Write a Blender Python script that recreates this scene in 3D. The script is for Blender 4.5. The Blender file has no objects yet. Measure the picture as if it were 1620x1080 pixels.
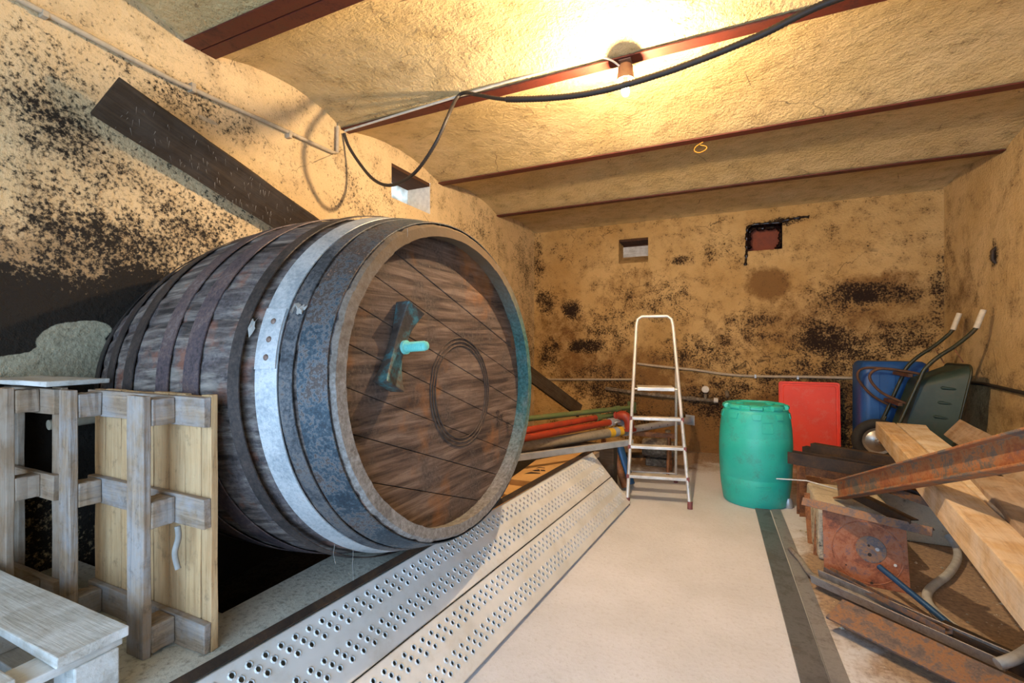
import bpy, bmesh, math, random
from mathutils import Vector, Matrix
random.seed(7)
SC = bpy.context.scene
COL = SC.collection
rnd = random.uniform

# ------------------------------------------------------------------ camera geometry (world metres, z up, floor z = 0)
YAW = math.radians(24.85); FPX = 745.0; CAMZ = 1.4
def P(u, v, x=None, y=None, z=None, d=None):
    """a point of the room seen at photo pixel (u, v) on the plane x=, y=, z= or at depth d"""
    r = (u-810)/FPX; h = (547-v)/FPX
    k = Vector((r*math.cos(YAW)-math.sin(YAW), r*math.sin(YAW)+math.cos(YAW), h))
    t = d if d is not None else x/k.x if x is not None else y/k.y if y is not None else (z-CAMZ)/k.z
    return k*t + Vector((0, 0, CAMZ))

# ------------------------------------------------------------------ node helper
class NT:
    def __init__(s, name):
        s.m = bpy.data.materials.new(name); s.m.use_nodes = True
        s.t = s.m.node_tree; s.n = s.t.nodes; s.l = s.t.links
        s.b = s.n['Principled BSDF']; s.out = s.n['Material Output']
        s._obj = None
    def put(s, v, sock):
        if isinstance(v, (int, float)):
            try: sock.default_value = v
            except TypeError: sock.default_value = (v, v, v)
        elif isinstance(v, (tuple, list)):
            sock.default_value = (*v, 1) if len(v) == 3 and len(sock.default_value) == 4 else v
        else: s.l.new(v, sock)
    def math(s, op, a, b=0.0, clamp=False):
        n = s.n.new('ShaderNodeMath'); n.operation = op; n.use_clamp = clamp
        s.put(a, n.inputs[0]); s.put(b, n.inputs[1]); return n.outputs[0]
    def vmath(s, op, a, b=(0, 0, 0), out=0):
        n = s.n.new('ShaderNodeVectorMath'); n.operation = op
        s.put(a, n.inputs[0]); s.put(b, n.inputs[1]); return n.outputs[out]
    def pos(s):
        return s.n.new('ShaderNodeNewGeometry').outputs['Position']
    def obj(s, sc=(1, 1, 1)):
        """object coordinates with an offset per object, so copies differ"""
        tc = s.n.new('ShaderNodeTexCoord').outputs['Object']
        oi = s.n.new('ShaderNodeObjectInfo').outputs['Random']
        off = s.math('MULTIPLY', oi, 37.0)
        v = s.vmath('ADD', tc, off)
        return s.vmath('MULTIPLY', v, sc)
    def objraw(s):
        return s.n.new('ShaderNodeTexCoord').outputs['Object']
    def noise(s, vec, scale, detail=4, rough=.6, dist=0.0):
        n = s.n.new('ShaderNodeTexNoise'); s.put(vec, n.inputs['Vector'])
        n.inputs['Scale'].default_value = scale; n.inputs['Detail'].default_value = detail
        n.inputs['Roughness'].default_value = rough; n.inputs['Distortion'].default_value = dist
        return n.outputs[0]
    def voro(s, vec, scale, feat='F1', out='Distance'):
        n = s.n.new('ShaderNodeTexVoronoi'); n.feature = feat; s.put(vec, n.inputs['Vector'])
        n.inputs['Scale'].default_value = scale; return n.outputs[out]
    def ramp(s, f, stops, interp='LINEAR'):
        n = s.n.new('ShaderNodeValToRGB'); s.put(f, n.inputs[0]); r = n.color_ramp; r.interpolation = interp
        while len(r.elements) < len(stops): r.elements.new(.5)
        for e, (p, c) in zip(r.elements, stops):
            e.position = p; e.color = (c, c, c, 1) if isinstance(c, (int, float)) else (*c, 1)
        return n.outputs[0]
    def step(s, f, a, b):
        n = s.n.new('ShaderNodeMapRange'); n.clamp = True; s.put(f, n.inputs[0])
        n.inputs[1].default_value = a; n.inputs[2].default_value = b; return n.outputs[0]
    def mix(s, f, a, b, mode='MIX'):
        n = s.n.new('ShaderNodeMix'); n.data_type = 'RGBA'; n.blend_type = mode; n.clamp_factor = True
        s.put(f, n.inputs[0]); s.put(a, n.inputs[6]); s.put(b, n.inputs[7]); return n.outputs[2]
    def bump(s, h, strength=.5, dist=.01, prev=None):
        n = s.n.new('ShaderNodeBump'); s.put(h, n.inputs['Height'])
        n.inputs['Strength'].default_value = strength; n.inputs['Distance'].default_value = dist
        if prev is not None: s.l.new(prev, n.inputs['Normal'])
        return n.outputs[0]
    def blobs(s, items):
        """sum of soft ellipsoids (centre, radii, strength) in world space: where stains sit"""
        p = s.pos(); tot = None
        for c, r, st in items:
            d = s.vmath('SUBTRACT', p, tuple(c)); d = s.vmath('DIVIDE', d, tuple(r))
            L = s.vmath('LENGTH', d, out=1)
            g = s.math('MULTIPLY', s.math('SUBTRACT', 1.0, s.math('MULTIPLY', L, L), clamp=True), st)
            tot = g if tot is None else s.math('ADD', tot, g)
        return tot
    def done(s, col, rough=.8, metal=0.0, nrm=None, spec=None):
        s.put(col, s.b.inputs['Base Color']); s.put(rough, s.b.inputs['Roughness']); s.put(metal, s.b.inputs['Metallic'])
        if spec is not None: s.b.inputs['Specular IOR Level'].default_value = spec
        if nrm is not None: s.l.new(nrm, s.b.inputs['Normal'])
        return s.m

# ------------------------------------------------------------------ materials
def plaster(name, light, dark, stain_shade_spots, speck=.5, bumpk=.6, mold_shade=(.035, .025, .02), midk=2.4, finek=3.2, patches=(), brown=(), brown_col=(.17, .085, .03)):
    s = NT(name); p = s.pos()
    big = s.noise(p, 1.3, 5, .6); mid = s.noise(p, 6, 6, .65); fine = s.noise(p, 55, 5, .7); grain = s.noise(p, 160, 3, .6)
    c = s.mix(s.step(big, .35, .68), light, dark)
    c = s.mix(s.math('MULTIPLY', s.step(mid, .46, .70), .6), c, tuple(x*.66 for x in dark))
    c = s.mix(s.math('MULTIPLY', s.step(grain, .52, .74), .34), c, tuple(x*.4 for x in dark))
    if brown:
        b = s.math('ADD', s.blobs(brown), s.math('MULTIPLY', s.math('SUBTRACT', mid, .5), 1.5))
        b = s.math('ADD', b, s.math('MULTIPLY', s.math('SUBTRACT', fine, .5), .9))
        c = s.mix(s.math('MULTIPLY', s.step(b, .12, .75), .9), c, brown_col)
    base = s.blobs(stain_shade_spots)
    m = s.math('ADD', base, s.math('MULTIPLY', s.math('SUBTRACT', mid, .5), midk))
    m = s.math('ADD', m, s.math('MULTIPLY', s.math('SUBTRACT', fine, .5), finek))
    m2 = s.math('ADD', base, s.math('MULTIPLY', s.math('SUBTRACT', mid, .5), 1.4))
    c = s.mix(s.math('MULTIPLY', s.step(m2, .25, 1.1), .45), c, tuple(x*.5 for x in dark))
    c = s.mix(s.math('MULTIPLY', s.step(m, .30, .80), .78), c, tuple(.22*x+2.0*y for x, y in zip(dark, mold_shade)))
    c = s.mix(s.math('MULTIPLY', s.step(m, .62, 1.05), .95), c, mold_shade)
    wp = s.vmath('ADD', p, s.vmath('MULTIPLY', s.n.new('ShaderNodeTexNoise').outputs['Color'], (.12, .12, .12)))
    ck = s.voro(wp, 1.3, 'DISTANCE_TO_EDGE'); ckm = s.step(s.noise(p, 1.9, 2), .52, .62)
    c = s.mix(s.math('MULTIPLY', s.math('MULTIPLY', s.step(ck, .006, .001), ckm), .75), c, mold_shade)
    for it, colr in patches:
        m = s.math('ADD', s.blobs(it), s.math('MULTIPLY', s.math('SUBTRACT', mid, .5), .7))
        c = s.mix(s.step(m, .3, .36), c, s.mix(s.step(fine, .4, .7), colr, tuple(x*.6 for x in colr)))
    sp = s.math('MULTIPLY', s.step(fine, .62, .74), s.step(s.noise(p, 2.6, 3), .46, .68))
    c = s.mix(s.math('MULTIPLY', sp, speck), c, tuple(x*2.2 for x in mold_shade))
    h = s.math('ADD', s.math('MULTIPLY', s.noise(p, 38, 5, .65), 1.0), s.math('MULTIPLY', mid, 1.6))
    n = s.bump(h, bumpk, .02)
    return s.done(c, .93, 0, n, .2)

def wood(name, light, dark, worn=None, wornk=.5, along='X', scale=1.0, rough=.85, bumpk=.5, dirt=.35):
    s = NT(name)
    st = {'X': (.06, 1, 1), 'Y': (1, .06, 1), 'Z': (1, 1, .06)}[along]
    v = s.obj(tuple(x*scale for x in st)); w = s.obj()
    g = s.noise(v, 45, 6, .65, .6); big = s.noise(v, 9, 4, .6, 1.0); fine = s.noise(v, 160, 3, .6)
    c = s.mix(s.step(g, .32, .68), dark, light)
    c = s.mix(s.math('MULTIPLY', s.step(big, .42, .66), .5), c, tuple(x*.62 for x in light))
    c = s.mix(s.math('MULTIPLY', s.step(fine, .56, .72), .4), c, tuple(x*.35 for x in dark))
    spots = s.noise(w, 7, 5, .65)
    if worn is not None:
        c = s.mix(s.math('MULTIPLY', s.step(spots, .40, .62), wornk), c, worn)
    c = s.mix(s.math('MULTIPLY', s.step(s.noise(w, 19, 5, .7), .56, .75), dirt), c, (.035, .026, .02))
    n = s.bump(s.math('ADD', g, s.math('MULTIPLY', fine, .5)), bumpk, .004)
    return s.done(c, rough, 0, n, .3)

def rust(name, stops, rough=.75, metal=.25, bumpk=.5, scale=1.0):
    s = NT(name); v = s.obj((scale,)*3)
    a = s.noise(v, 9, 8, .7, .3); f = s.noise(v, 90, 4, .7)
    m = s.math('ADD', a, s.math('MULTIPLY', s.math('SUBTRACT', f, .5), .35))
    c = s.ramp(m, stops)
    n = s.bump(s.math('ADD', f, a), bumpk, .003)
    return s.done(c, s.ramp(a, [(.3, rough-.2), (.7, rough)]), metal, n)

def paint(name, col, dirt=(.05, .04, .03), k=.35, rough=.5, metal=0, scale=1.0, fade=None, bumpk=.1):
    s = NT(name); v = s.obj((scale,)*3)
    a = s.noise(v, 6, 7, .65); f = s.noise(v, 60, 4, .7)
    c = s.mix(s.step(s.noise(v, 3, 5, .6), .4, .65), col, fade or tuple(x*.8 for x in col))
    m = s.math('ADD', a, s.math('MULTIPLY', s.math('SUBTRACT', f, .5), .5))
    c = s.mix(s.math('MULTIPLY', s.step(m, .52, .72), k), c, dirt)
    return s.done(c, rough, metal, s.bump(f, bumpk, .002))

def flat(name, col, rough=.6, metal=0.0):
    s = NT(name); v = s.obj()
    c = s.mix(s.step(s.noise(v, 25, 4), .35, .7), col, tuple(x*.75 for x in col))
    return s.done(c, rough, metal)

WX0, WX1, WY0, WY1 = -2.72, 2.13, -1.3, 6.68     # the cellar
ZB = 3.065                                        # underside of the ceiling beams
def lw(u, v, ry, rz, k): return (P(u, v, x=WX0), (.5, ry, rz), k)
def bw(u, v, rx, rz, k): return (P(u, v, y=WY1), (rx, .5, rz), k)
def rw(u, v, ry, rz, k): return (P(u, v, x=WX1), (.5, ry, rz), k)

M = {}
BULB = 11000.0; SKY = 8.5; EXPO = 0.0
CREAM, OCHRE = (.74, .565, .33), (.62, .43, .20)
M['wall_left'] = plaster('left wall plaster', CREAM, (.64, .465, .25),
    [lw(-10, 530, .42, .22, 1.9), lw(-60, 560, .6, .42, 2.2), lw(150, 500, .34, .10, 1.1), lw(20, 660, .6, .36, 2.0), lw(225, 500, .30, .26, 1.5), lw(300, 660, 1.0, .5, 1.6),  # last blob paints shade low behind the barrel, the rest is mould
     lw(60, 420, .6, .30, .34), lw(170, 420, .6, .32, .36), lw(290, 430, .7, .36, .36), lw(390, 345, .6, .26, .28), lw(90, 130, .30, .24, .30), lw(40, 90, .3, .34, .26),
     lw(250, 130, .4, .16, .36), lw(330, 180, .4, .16, .38), lw(110, 205, .35, .18, .30), lw(60, 260, .6, .34, .26), lw(250, 320, .7, .4, .28), ((WX0, 2.0, .25), (.5, 1.6, 1.0), 2.0), lw(590, 330, .6, .35, .32), lw(830, 430, .5, .8, .50), lw(835, 560, .4, .7, .62), lw(760, 380, .8, .5, .32)],  # the blob centred on WX0 paints the shade under the barrel
    speck=.85, mold_shade=(.011, .009, .008), midk=1.5, finek=4.2, brown=[lw(60, 440, .8, .4, .45), lw(300, 440, .8, .36, .42), lw(0, 530, .8, .5, .8)], brown_col=(.30, .19, .095),
    patches=[([lw(118, 548, .155, .13, 1.1), lw(90, 580, .28, .09, 1.0), lw(150, 520, .09, .05, .9)], (.40, .36, .25)), ([lw(330, 190, .12, .03, .42)], (.5, .42, .3))])
M['wall_back'] = plaster('back wall plaster', (.68, .45, .19), (.50, .29, .095),
    [bw(905, 490, .20, .20, 1.25), bw(866, 478, .22, .26, 1.0), bw(925, 548, .36, .13, 1.3), bw(870, 560, .25, .35, .85), bw(985, 470, .2, .2, .55), bw(960, 520, .5, .4, .55), bw(1075, 412, .16, .09, .8),
     bw(1050, 480, .5, .4, .50), bw(1100, 560, .7, .3, .66), bw(950, 610, .8, .4, .72), bw(1130, 640, .7, .4, .85), bw(1190, 520, .5, .3, .62),
     bw(1325, 555, .7, .3, .90), bw(1330, 470, .5, .25, .70), bw(1400, 462, .5, .18, .9), bw(1440, 530, .4, .3, .72), bw(1300, 520, .4, .25, .66), bw(1250, 600, 1.0, .25, .68), bw(1340, 660, .9, .5, .9), bw(1240, 350, .28, .07, 1.0),
     bw(850, 420, .14, .6, .62), bw(1490, 450, .12, .6, .62), bw(985, 660, .7, .35, .7), bw(1140, 400, .5, .25, .3), bw(900, 400, .4, .2, .28)],
    speck=.8, mold_shade=(.020, .011, .008), midk=2.4, finek=4.0, bumpk=.9,
    brown=[bw(1212, 448, .30, .24, 1.3), bw(1010, 600, 1.3, .6, .8), bw(1120, 680, 1.4, .6, 1.1), bw(1350, 500, 1.2, .6, .62), bw(1330, 640, 1.2, .5, 1.0), bw(890, 540, .6, .8, .62), bw(1400, 450, .5, .2, .5), bw(1000, 460, .6, .4, .35), bw(1180, 530, .8, .4, .4)],
    brown_col=(.22, .105, .032))
M['wall_right'] = plaster('right wall plaster', (.68, .49, .25), (.54, .36, .15),
    [rw(1573, 400, .1, .16, 1.1), rw(1550, 470, .5, .2, .2), rw(1500, 420, .25, .5, .45), rw(1590, 600, .6, .12, .30)], speck=.45, mold_shade=(.05, .03, .018), bumpk=.8,
    brown=[rw(1520, 480, .4, .6, .5), rw(1600, 640, .8, .4, .4)], brown_col=(.24, .14, .055))
M['ceiling'] = plaster('ceiling stucco', (.72, .55, .29), (.62, .45, .20), [((-2.3, .6, 3.1), (.5, .5, .5), .3)], speck=.35, bumpk=1.0, mold_shade=(.08, .05, .03))
M['wall_front'] = plaster('front wall plaster', CREAM, OCHRE, [((0, -1.3, .2), (2, 1, .5), .4)])

def floor_mat():
    s = NT('floor screed'); p = s.pos()
    a = s.noise(p, 1.6, 6, .6); f = s.noise(p, 40, 5, .7); g = s.noise(p, 120, 3, .6)
    c = s.mix(s.step(a, .35, .65), (.62, .63, .68), (.53, .54, .57))
    c = s.mix(s.math('MULTIPLY', s.step(f, .52, .7), .35), c, (.36, .34, .33))
    c = s.mix(s.math('MULTIPLY', s.step(g, .66, .72), .6), c, (.18, .14, .11))
    # earth and rust crumbs where the scrap lies, and along the back wall
    d = s.blobs([((1.25, 3.3, 0), (1.0, 2.2, 1), 1.6), ((1.5, 5.5, 0), (1.2, 1.8, 1), 1.6), ((-.9, 6.2, 0), (1.1, 1.0, 1), 1.2), ((.2, 6.8, 0), (1.5, .7, 1), .9), ((.62, 3.3, 0), (.25, .6, 1), .8)])
    d = s.math('ADD', d, s.math('MULTIPLY', s.math('SUBTRACT', s.noise(p, 5, 6, .7), .5), 1.6))
    c = s.mix(s.math('MULTIPLY', s.step(d, .35, .9), .85), c, s.mix(s.step(f, .4, .65), (.34, .22, .11), (.15, .085, .04)))
    return s.done(c, .8, 0, s.bump(s.math('ADD', f, s.math('MULTIPLY', d, .5)), .35, .006), .35)
M['floor'] = floor_mat()
def dusty_concrete():
    s = NT('dusty concrete'); p = s.pos(); f = s.noise(p, 45, 5, .7); a = s.noise(p, 4, 5)
    c = s.mix(s.step(a, .35, .65), (.68, .64, .54), (.55, .51, .42))
    c = s.mix(s.math('MULTIPLY', s.step(f, .5, .68), .7), c, (.23, .19, .14))
    return s.done(c, .95, 0, s.bump(f, .6, .01), .1)
M['ledge'] = dusty_concrete()
M['block'] = plaster('rough concrete block', (.66, .60, .48), (.5, .44, .33), [((.6, 3.9, .0), (.5, .7, .3), .5)], bumpk=1.0)
M['beam_red'] = rust('red lead painted steel', [(.3, (.065, .010, .005)), (.5, (.11, .017, .007)), (.7, (.045, .009, .006))], .7, .0, .2)
M['steel_rust'] = rust('rusty steel', [(.28, (.05, .028, .018)), (.45, (.17, .065, .025)), (.6, (.32, .13, .045)), (.75, (.10, .06, .045))])
M['steel_rust2'] = rust('rust with grey mill scale', [(.36, (.085, .075, .08)), (.47, (.155, .115, .105)), (.55, (.28, .14, .065)), (.64, (.13, .105, .11))], .7, .35)
M['steel_orange'] = rust('orange rusted plate', [(.34, (.13, .04, .022)), (.46, (.30, .095, .04)), (.56, (.38, .15, .075)), (.68, (.16, .10, .105))], .85, .1)
M['steel_dark'] = rust('dark oxidised steel', [(.3, (.016, .014, .013)), (.5, (.04, .025, .017)), (.7, (.085, .045, .02))], .7, .3)
M['steel_black'] = rust('blackened flat steel', [(.3, (.10, .105, .12)), (.48, (.165, .175, .195)), (.6, (.11, .115, .125)), (.78, (.20, .16, .135))], .6, .5, .2, .6)
M['steel_beam'] = rust('rolled beam rust over grey scale', [(.34, (.10, .10, .095)), (.45, (.16, .12, .09)), (.52, (.36, .15, .055)), (.62, (.27, .085, .03)), (.75, (.15, .10, .09))], .75, .2, .5, .8)
M['steel_grey2'] = rust('dull prop tube', [(.3, (.24, .20, .14)), (.5, (.36, .31, .23)), (.7, (.20, .16, .11))], .65, .2, .2)
M['rust_brown'] = rust('dark brown rusty tube', [(.3, (.04, .02, .012)), (.5, (.10, .045, .022)), (.7, (.17, .075, .035))], .8, .1)
M['steel_slate'] = rust('slate grey flat steel', [(.3, (.20, .205, .225)), (.5, (.29, .295, .31)), (.66, (.17, .165, .17)), (.8, (.26, .17, .11))], .6, .4, .2, .7)
M['steel_grey'] = rust('grey rolled steel', [(.3, (.22, .21, .21)), (.5, (.36, .34, .32)), (.7, (.19, .155, .14))], .6, .5, .2)
M['galv'] = paint('galvanised steel', (.55, .58, .60), (.30, .29, .27), .45, .45, .55, 1.6, (.44, .47, .50))
M['deck_steel'] = paint('galvanised deck sheet', (.66, .66, .65), (.50, .46, .40), .5, .62, .12, .9, (.56, .56, .54))
M['alu'] = paint('scuffed aluminium', (.66, .62, .56), (.35, .30, .24), .45, .45, .45, 2)
M['ladder_red'] = flat('brown red plastic', (.22, .06, .05), .6)
M['green_plastic'] = paint('green drum plastic', (.018, .42, .33), (.05, .12, .09), .5, .42, 0, 1.6, (.04, .50, .40), .25)
M['red_plastic'] = paint('red plastic', (.95, .075, .03), (.90, .28, .18), .3, .5, 0, 1.6, (.88, .06, .025))
M['blue_plastic'] = paint('blue plastic', (.008, .075, .26), (.03, .05, .10), .5, .45, 0, 2, (.012, .10, .34))
M['barrow_green'] = paint('dark green barrow paint', (.012, .034, .028), (.05, .038, .026), .5, .55, 0, 2, (.02, .05, .04), .2)
M['barrow_pipe'] = paint('olive tube paint', (.03, .035, .018), (.13, .07, .035), .5, .4, .2, 4)
M['grip'] = flat('cream rubber grip', (.72, .62, .45), .6)
M['rubber'] = flat('dusty black rubber', (.03, .028, .026), .8)
M['chrome'] = flat('zinc plated steel', (.55, .52, .48), .32, .85)
M['w_pallet'] = wood('weathered pallet wood', (.42, .30, .20), (.17, .115, .075), (.34, .35, .37), .55, 'X', dirt=.6, bumpk=.9)
M['w_deck'] = wood('fresh tan deck boards', (.62, .40, .20), (.38, .22, .10), (.55, .40, .24), .3, 'X', dirt=.5)
M['w_white'] = wood('whitewashed grey boards', (.64, .62, .57), (.40, .36, .30), (.74, .74, .72), .75, 'X', dirt=.25)
M['w_dark'] = wood('old dark plank', (.07, .042, .02), (.02, .012, .007), (.11, .09, .07), .25, 'X')
M['w_timber'] = wood('sawn timber', (.66, .47, .27), (.38, .235, .11), (.66, .61, .54), .4, 'X', dirt=.25)
M['w_timber_pale'] = wood('pale sawn timber', (.70, .57, .39), (.47, .33, .19), (.72, .68, .62), .65, 'X', dirt=.2)
M['w_timber_brown'] = wood('weathered brown timber', (.36, .25, .16), (.22, .14, .085), (.45, .40, .35), .4, 'X')
M['cardboard'] = paint('brown cardboard', (.50, .30, .115), (.28, .16, .06), .35, .9, 0, 2, (.44, .25, .09))
M['ink'] = flat('black print', (.03, .018, .012), .8)
M['cable'] = flat('black corrugated conduit', (.035, .026, .02), .55)
M['conduit'] = flat('painted wall conduit', (.50, .41, .29), .7)
M['white_cable'] = flat('white sheathed cable', (.70, .65, .55), .5)
M['socket'] = paint('dusty lamp socket', (.22, .12, .075), (.08, .05, .03), .5, .5)
M['pipe_dirty'] = rust('encrusted pipe', [(.3, (.05, .04, .03)), (.5, (.16, .12, .08)), (.68, (.34, .29, .22))], .9, 0, 1.0, 3)
M['hose'] = flat('pale grey hose', (.48, .50, .50), .6)
M['blue_tube'] = paint('blue grey steel tube', (.015, .075, .19), (.06, .05, .05), .5, .45, .3, 3)
M['red_paint'] = paint('red prop paint', (.34, .036, .012), (.13, .045, .025), .6, .5, 0, 3)
M['green_paint'] = paint('green prop paint', (.10, .14, .045), (.20, .11, .05), .6, .6, 0, 3)
M['sticker'] = flat('yellow sticker', (.80, .47, .03), .6)
M['sticker_grey'] = flat('grey sticker field', (.35, .38, .42), .6)
M['tar'] = flat('glossy black sealant', (.012, .006, .006), .12)
M['brick'] = rust('red brick', [(.3, (.16, .035, .015)), (.6, (.26, .06, .025)), (.8, (.10, .03, .015))], .9, 0)
M['twine'] = flat('orange twine', (.75, .30, .03), .7)
M['cobweb'] = flat('grey cobweb', (.30, .285, .26), .9)
M['pit'] = plaster('black painted pit shade', (.05, .04, .03), (.03, .024, .018), [((-2.2, 2, 0), (1, 2, 1), .8)], mold_shade=(.008, .006, .005))  # near-black colour that paints the shade of the void behind the ledge
M['reveal_daylight'] = flat('reveal with painted daylight', (.80, .79, .74), .9)  # daylight falling on the far vent jamb, painted in as white
M['plastic_white'] = flat('white plastic cap', (.75, .70, .62), .5)
M['lintel'] = wood('dark lintel wood', (.10, .045, .022), (.06, .025, .012), None, 0, 'Y')

def barrel_wood():
    s = NT('barrel stave wood'); v = s.obj((.10, 1, 1)); w = s.obj()
    g = s.noise(v, 30, 6, .65, .4); a = s.noise(w, 4.5, 6, .65); f = s.noise(w, 70, 4, .7)
    c = s.ramp(g, [(.36, (.024, .019, .017)), (.49, (.095, .075, .066)), (.60, (.19, .16, .14)), (.70, (.31, .27, .23))])
    c = s.mix(s.math('MULTIPLY', s.step(a, .46, .62), .75), c, s.ramp(f, [(.35, (.035, .03, .035)), (.65, (.15, .125, .125))]))
    c = s.mix(s.math('MULTIPLY', s.step(s.noise(w, 7, 4, .6), .56, .68), .5), c, (.26, .085, .04))
    c = s.mix(s.math('MULTIPLY', s.step(s.noise(v, 14, 5, .7), .56, .7), .5), c, (.40, .35, .29))
    return s.done(c, .85, 0, s.bump(s.math('ADD', g, f), .7, .006), .3)
M['stave'] = barrel_wood()
def chime_wood():
    s = NT('barrel chime wood'); o = s.objraw(); w = s.obj()
    a = s.noise(w, 8, 6, .7); f = s.noise(w, 60, 4, .7)
    c = s.ramp(f, [(.3, (.12, .10, .085)), (.5, (.20, .185, .17)), (.7, (.30, .29, .275))])
    x = s.n.new('ShaderNodeSeparateXYZ'); s.l.new(o, x.inputs[0])
    # brown toward the near side, verdigris on the far inner side
    c = s.mix(s.step(s.math('ADD', s.math('MULTIPLY', x.outputs[2], 1.0), s.math('MULTIPLY', a, .6)), .25, .9), c, (.13, .085, .045))
    t = s.math('ADD', s.math('MULTIPLY', x.outputs[1], 1.35), s.math('MULTIPLY', s.math('SUBTRACT', a, .5), 1.2))
    t = s.math('MULTIPLY', s.step(t, .45, .95), s.step(s.math('ABSOLUTE', s.math('ADD', x.outputs[2], .02)), .62, .2))
    c = s.mix(s.math('MULTIPLY', t, .85), c, s.mix(s.step(f, .4, .65), (.008, .085, .075), (.05, .18, .175)))
    c = s.mix(s.math('MULTIPLY', s.step(a, .55, .7), .5), c, (.05, .04, .035))
    return s.done(c, .85, 0, s.bump(f, .6, .004), .3)
M['chime'] = chime_wood()
def head_wood():
    s = NT('barrel head wood'); o = s.objraw(); v = s.obj((1, .07, 1)); w = s.obj()
    g = s.noise(v, 32, 6, .65, .5); a = s.noise(w, 5, 6, .65); f = s.noise(w, 80, 4, .7)
    c = s.ramp(g, [(.36, (.034, .022, .018)), (.5, (.098, .064, .048)), (.64, (.19, .135, .105))])
    c = s.mix(s.math('MULTIPLY', s.step(a, .50, .64), .8), c, s.ramp(f, [(.35, (.03, .024, .024)), (.65, (.12, .09, .075))]))
    c = s.mix(s.math('MULTIPLY', s.step(s.noise(w, 3, 4), .57, .7), .55), c, (.30, .12, .03))
    c = s.mix(s.math('MULTIPLY', s.step(f, .66, .75), .5), c, (.33, .27, .2))
    return s.done(c, .8, 0, s.bump(s.math('ADD', g, f), .5, .004), .3)
M['head'] = head_wood()
def hoop_mat(name, stops, rough=.6, metal=.3):
    s = NT(name); w = s.obj(); a = s.noise(w, 5, 7, .7, .4); f = s.noise(w, 80, 4, .7)
    m = s.math('ADD', a, s.math('MULTIPLY', s.math('SUBTRACT', f, .5), .75))
    return s.done(s.ramp(m, stops), rough, metal, s.bump(m, .5, .004))
M['hoop_blue'] = hoop_mat('blue grey hoop steel', [(.34, (.018, .03, .042)), (.46, (.035, .06, .08)), (.52, (.13, .125, .125)), (.57, (.07, .055, .05)), (.64, (.05, .035, .03)), (.75, (.26, .17, .12))])
M['hoop_grey'] = hoop_mat('dull slate hoop steel', [(.34, (.025, .028, .034)), (.48, (.07, .078, .088)), (.56, (.13, .125, .125)), (.66, (.08, .06, .05)), (.78, (.22, .15, .11))])
M['hoop_purple'] = hoop_mat('dark oxidised hoop steel', [(.32, (.035, .03, .035)), (.47, (.085, .065, .075)), (.58, (.13, .09, .085)), (.75, (.20, .17, .17))])
M['hoop_black'] = hoop_mat('black hoop steel', [(.35, (.02, .018, .018)), (.6, (.06, .045, .04)), (.75, (.13, .09, .07))])
M['hoop_galv'] = hoop_mat('galvanised hoop', [(.3, (.28, .32, .35)), (.5, (.44, .47, .49)), (.62, (.54, .56, .57)), (.78, (.27, .26, .25))], .5, .35)
M['rivet'] = flat('rusty rivet', (.22, .15, .12), .6, .4)
M['verdigris'] = paint('verdigris brass', (.13, .52, .47), (.04, .25, .22), .6, .8, 0, 6, (.22, .60, .54))
def bar_mat():
    s = NT('tarred iron bar'); w = s.obj(); a = s.noise(w, 12, 6, .7); f = s.noise(w, 90, 4)
    c = s.ramp(a, [(.3, (.025, .02, .018)), (.5, (.07, .055, .045)), (.58, (.05, .14, .15)), (.68, (.10, .23, .25)), (.8, (.16, .12, .10))])
    return s.done(c, .55, .1, s.bump(f, .4, .004))
M['bar'] = bar_mat()
def bulb_mat():
    s = NT('lit lamp glass'); s.b.inputs['Emission Color'].default_value = (1, .72, .43, 1); s.b.inputs['Emission Strength'].default_value = BULB
    return s.done((1, .9, .75), .3)
M['bulb'] = bulb_mat()
def pane_mat():
    s = NT('dirty pane'); v = s.obj()
    t = s.n.new('ShaderNodeBsdfTranslucent'); d = s.n.new('ShaderNodeBsdfDiffuse'); m = s.n.new('ShaderNodeMixShader')
    c = s.mix(s.step(s.noise(v, 8, 5), .4, .7), (.80, .80, .76), (.45, .44, .38))
    s.l.new(c, t.inputs[0]); s.l.new(c, d.inputs[0]); m.inputs[0].default_value = .35
    s.l.new(t.outputs[0], m.inputs[1]); s.l.new(d.outputs[0], m.inputs[2]); s.l.new(m.outputs[0], s.out.inputs[0])
    return s.m
M['pane'] = pane_mat()

# ------------------------------------------------------------------ mesh helpers
def link(name, me, parent=None, M4=None, smooth=False, mat=None, bevel=0, seg=2):
    o = bpy.data.objects.new(name, me); COL.objects.link(o)
    if mat is not None: me.materials.append(M[mat])
    if smooth:
        for p in me.polygons: p.use_smooth = True
    M4 = M4 or Matrix.Identity(4)
    if parent is not None:
        o.parent = parent; o.matrix_parent_inverse = Matrix.Identity(4)
        o.matrix_basis = WM[parent.name].inverted() @ M4
    else: o.matrix_basis = M4
    WM[o.name] = M4
    if bevel:
        b = o.modifiers.new('bevel', 'BEVEL'); b.width = bevel; b.segments = seg; b.limit_method = 'ANGLE'; b.angle_limit = math.radians(40)
    return o
WM = {}
def mesh(name, vs, fs, mat, parent=None, M4=None, smooth=False, bevel=0, seg=2):
    me = bpy.data.meshes.new(name); me.from_pydata([tuple(v) for v in vs], [], fs); me.update()
    bm = bmesh.new(); bm.from_mesh(me); bmesh.ops.recalc_face_normals(bm, faces=bm.faces); bm.to_mesh(me); bm.free()
    return link(name, me, parent, M4, smooth, mat, bevel, seg)
def smooth_by_angle(o, deg=35):
    me = o.data
    for p in me.polygons: p.use_smooth = True
    me.set_sharp_from_angle(angle=math.radians(deg))
def tag(o, label, cat, group=None, kind=None):
    o['label'] = label
    if cat: o['category'] = cat
    if group: o['group'] = group
    if kind: o['kind'] = kind
    return o
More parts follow.
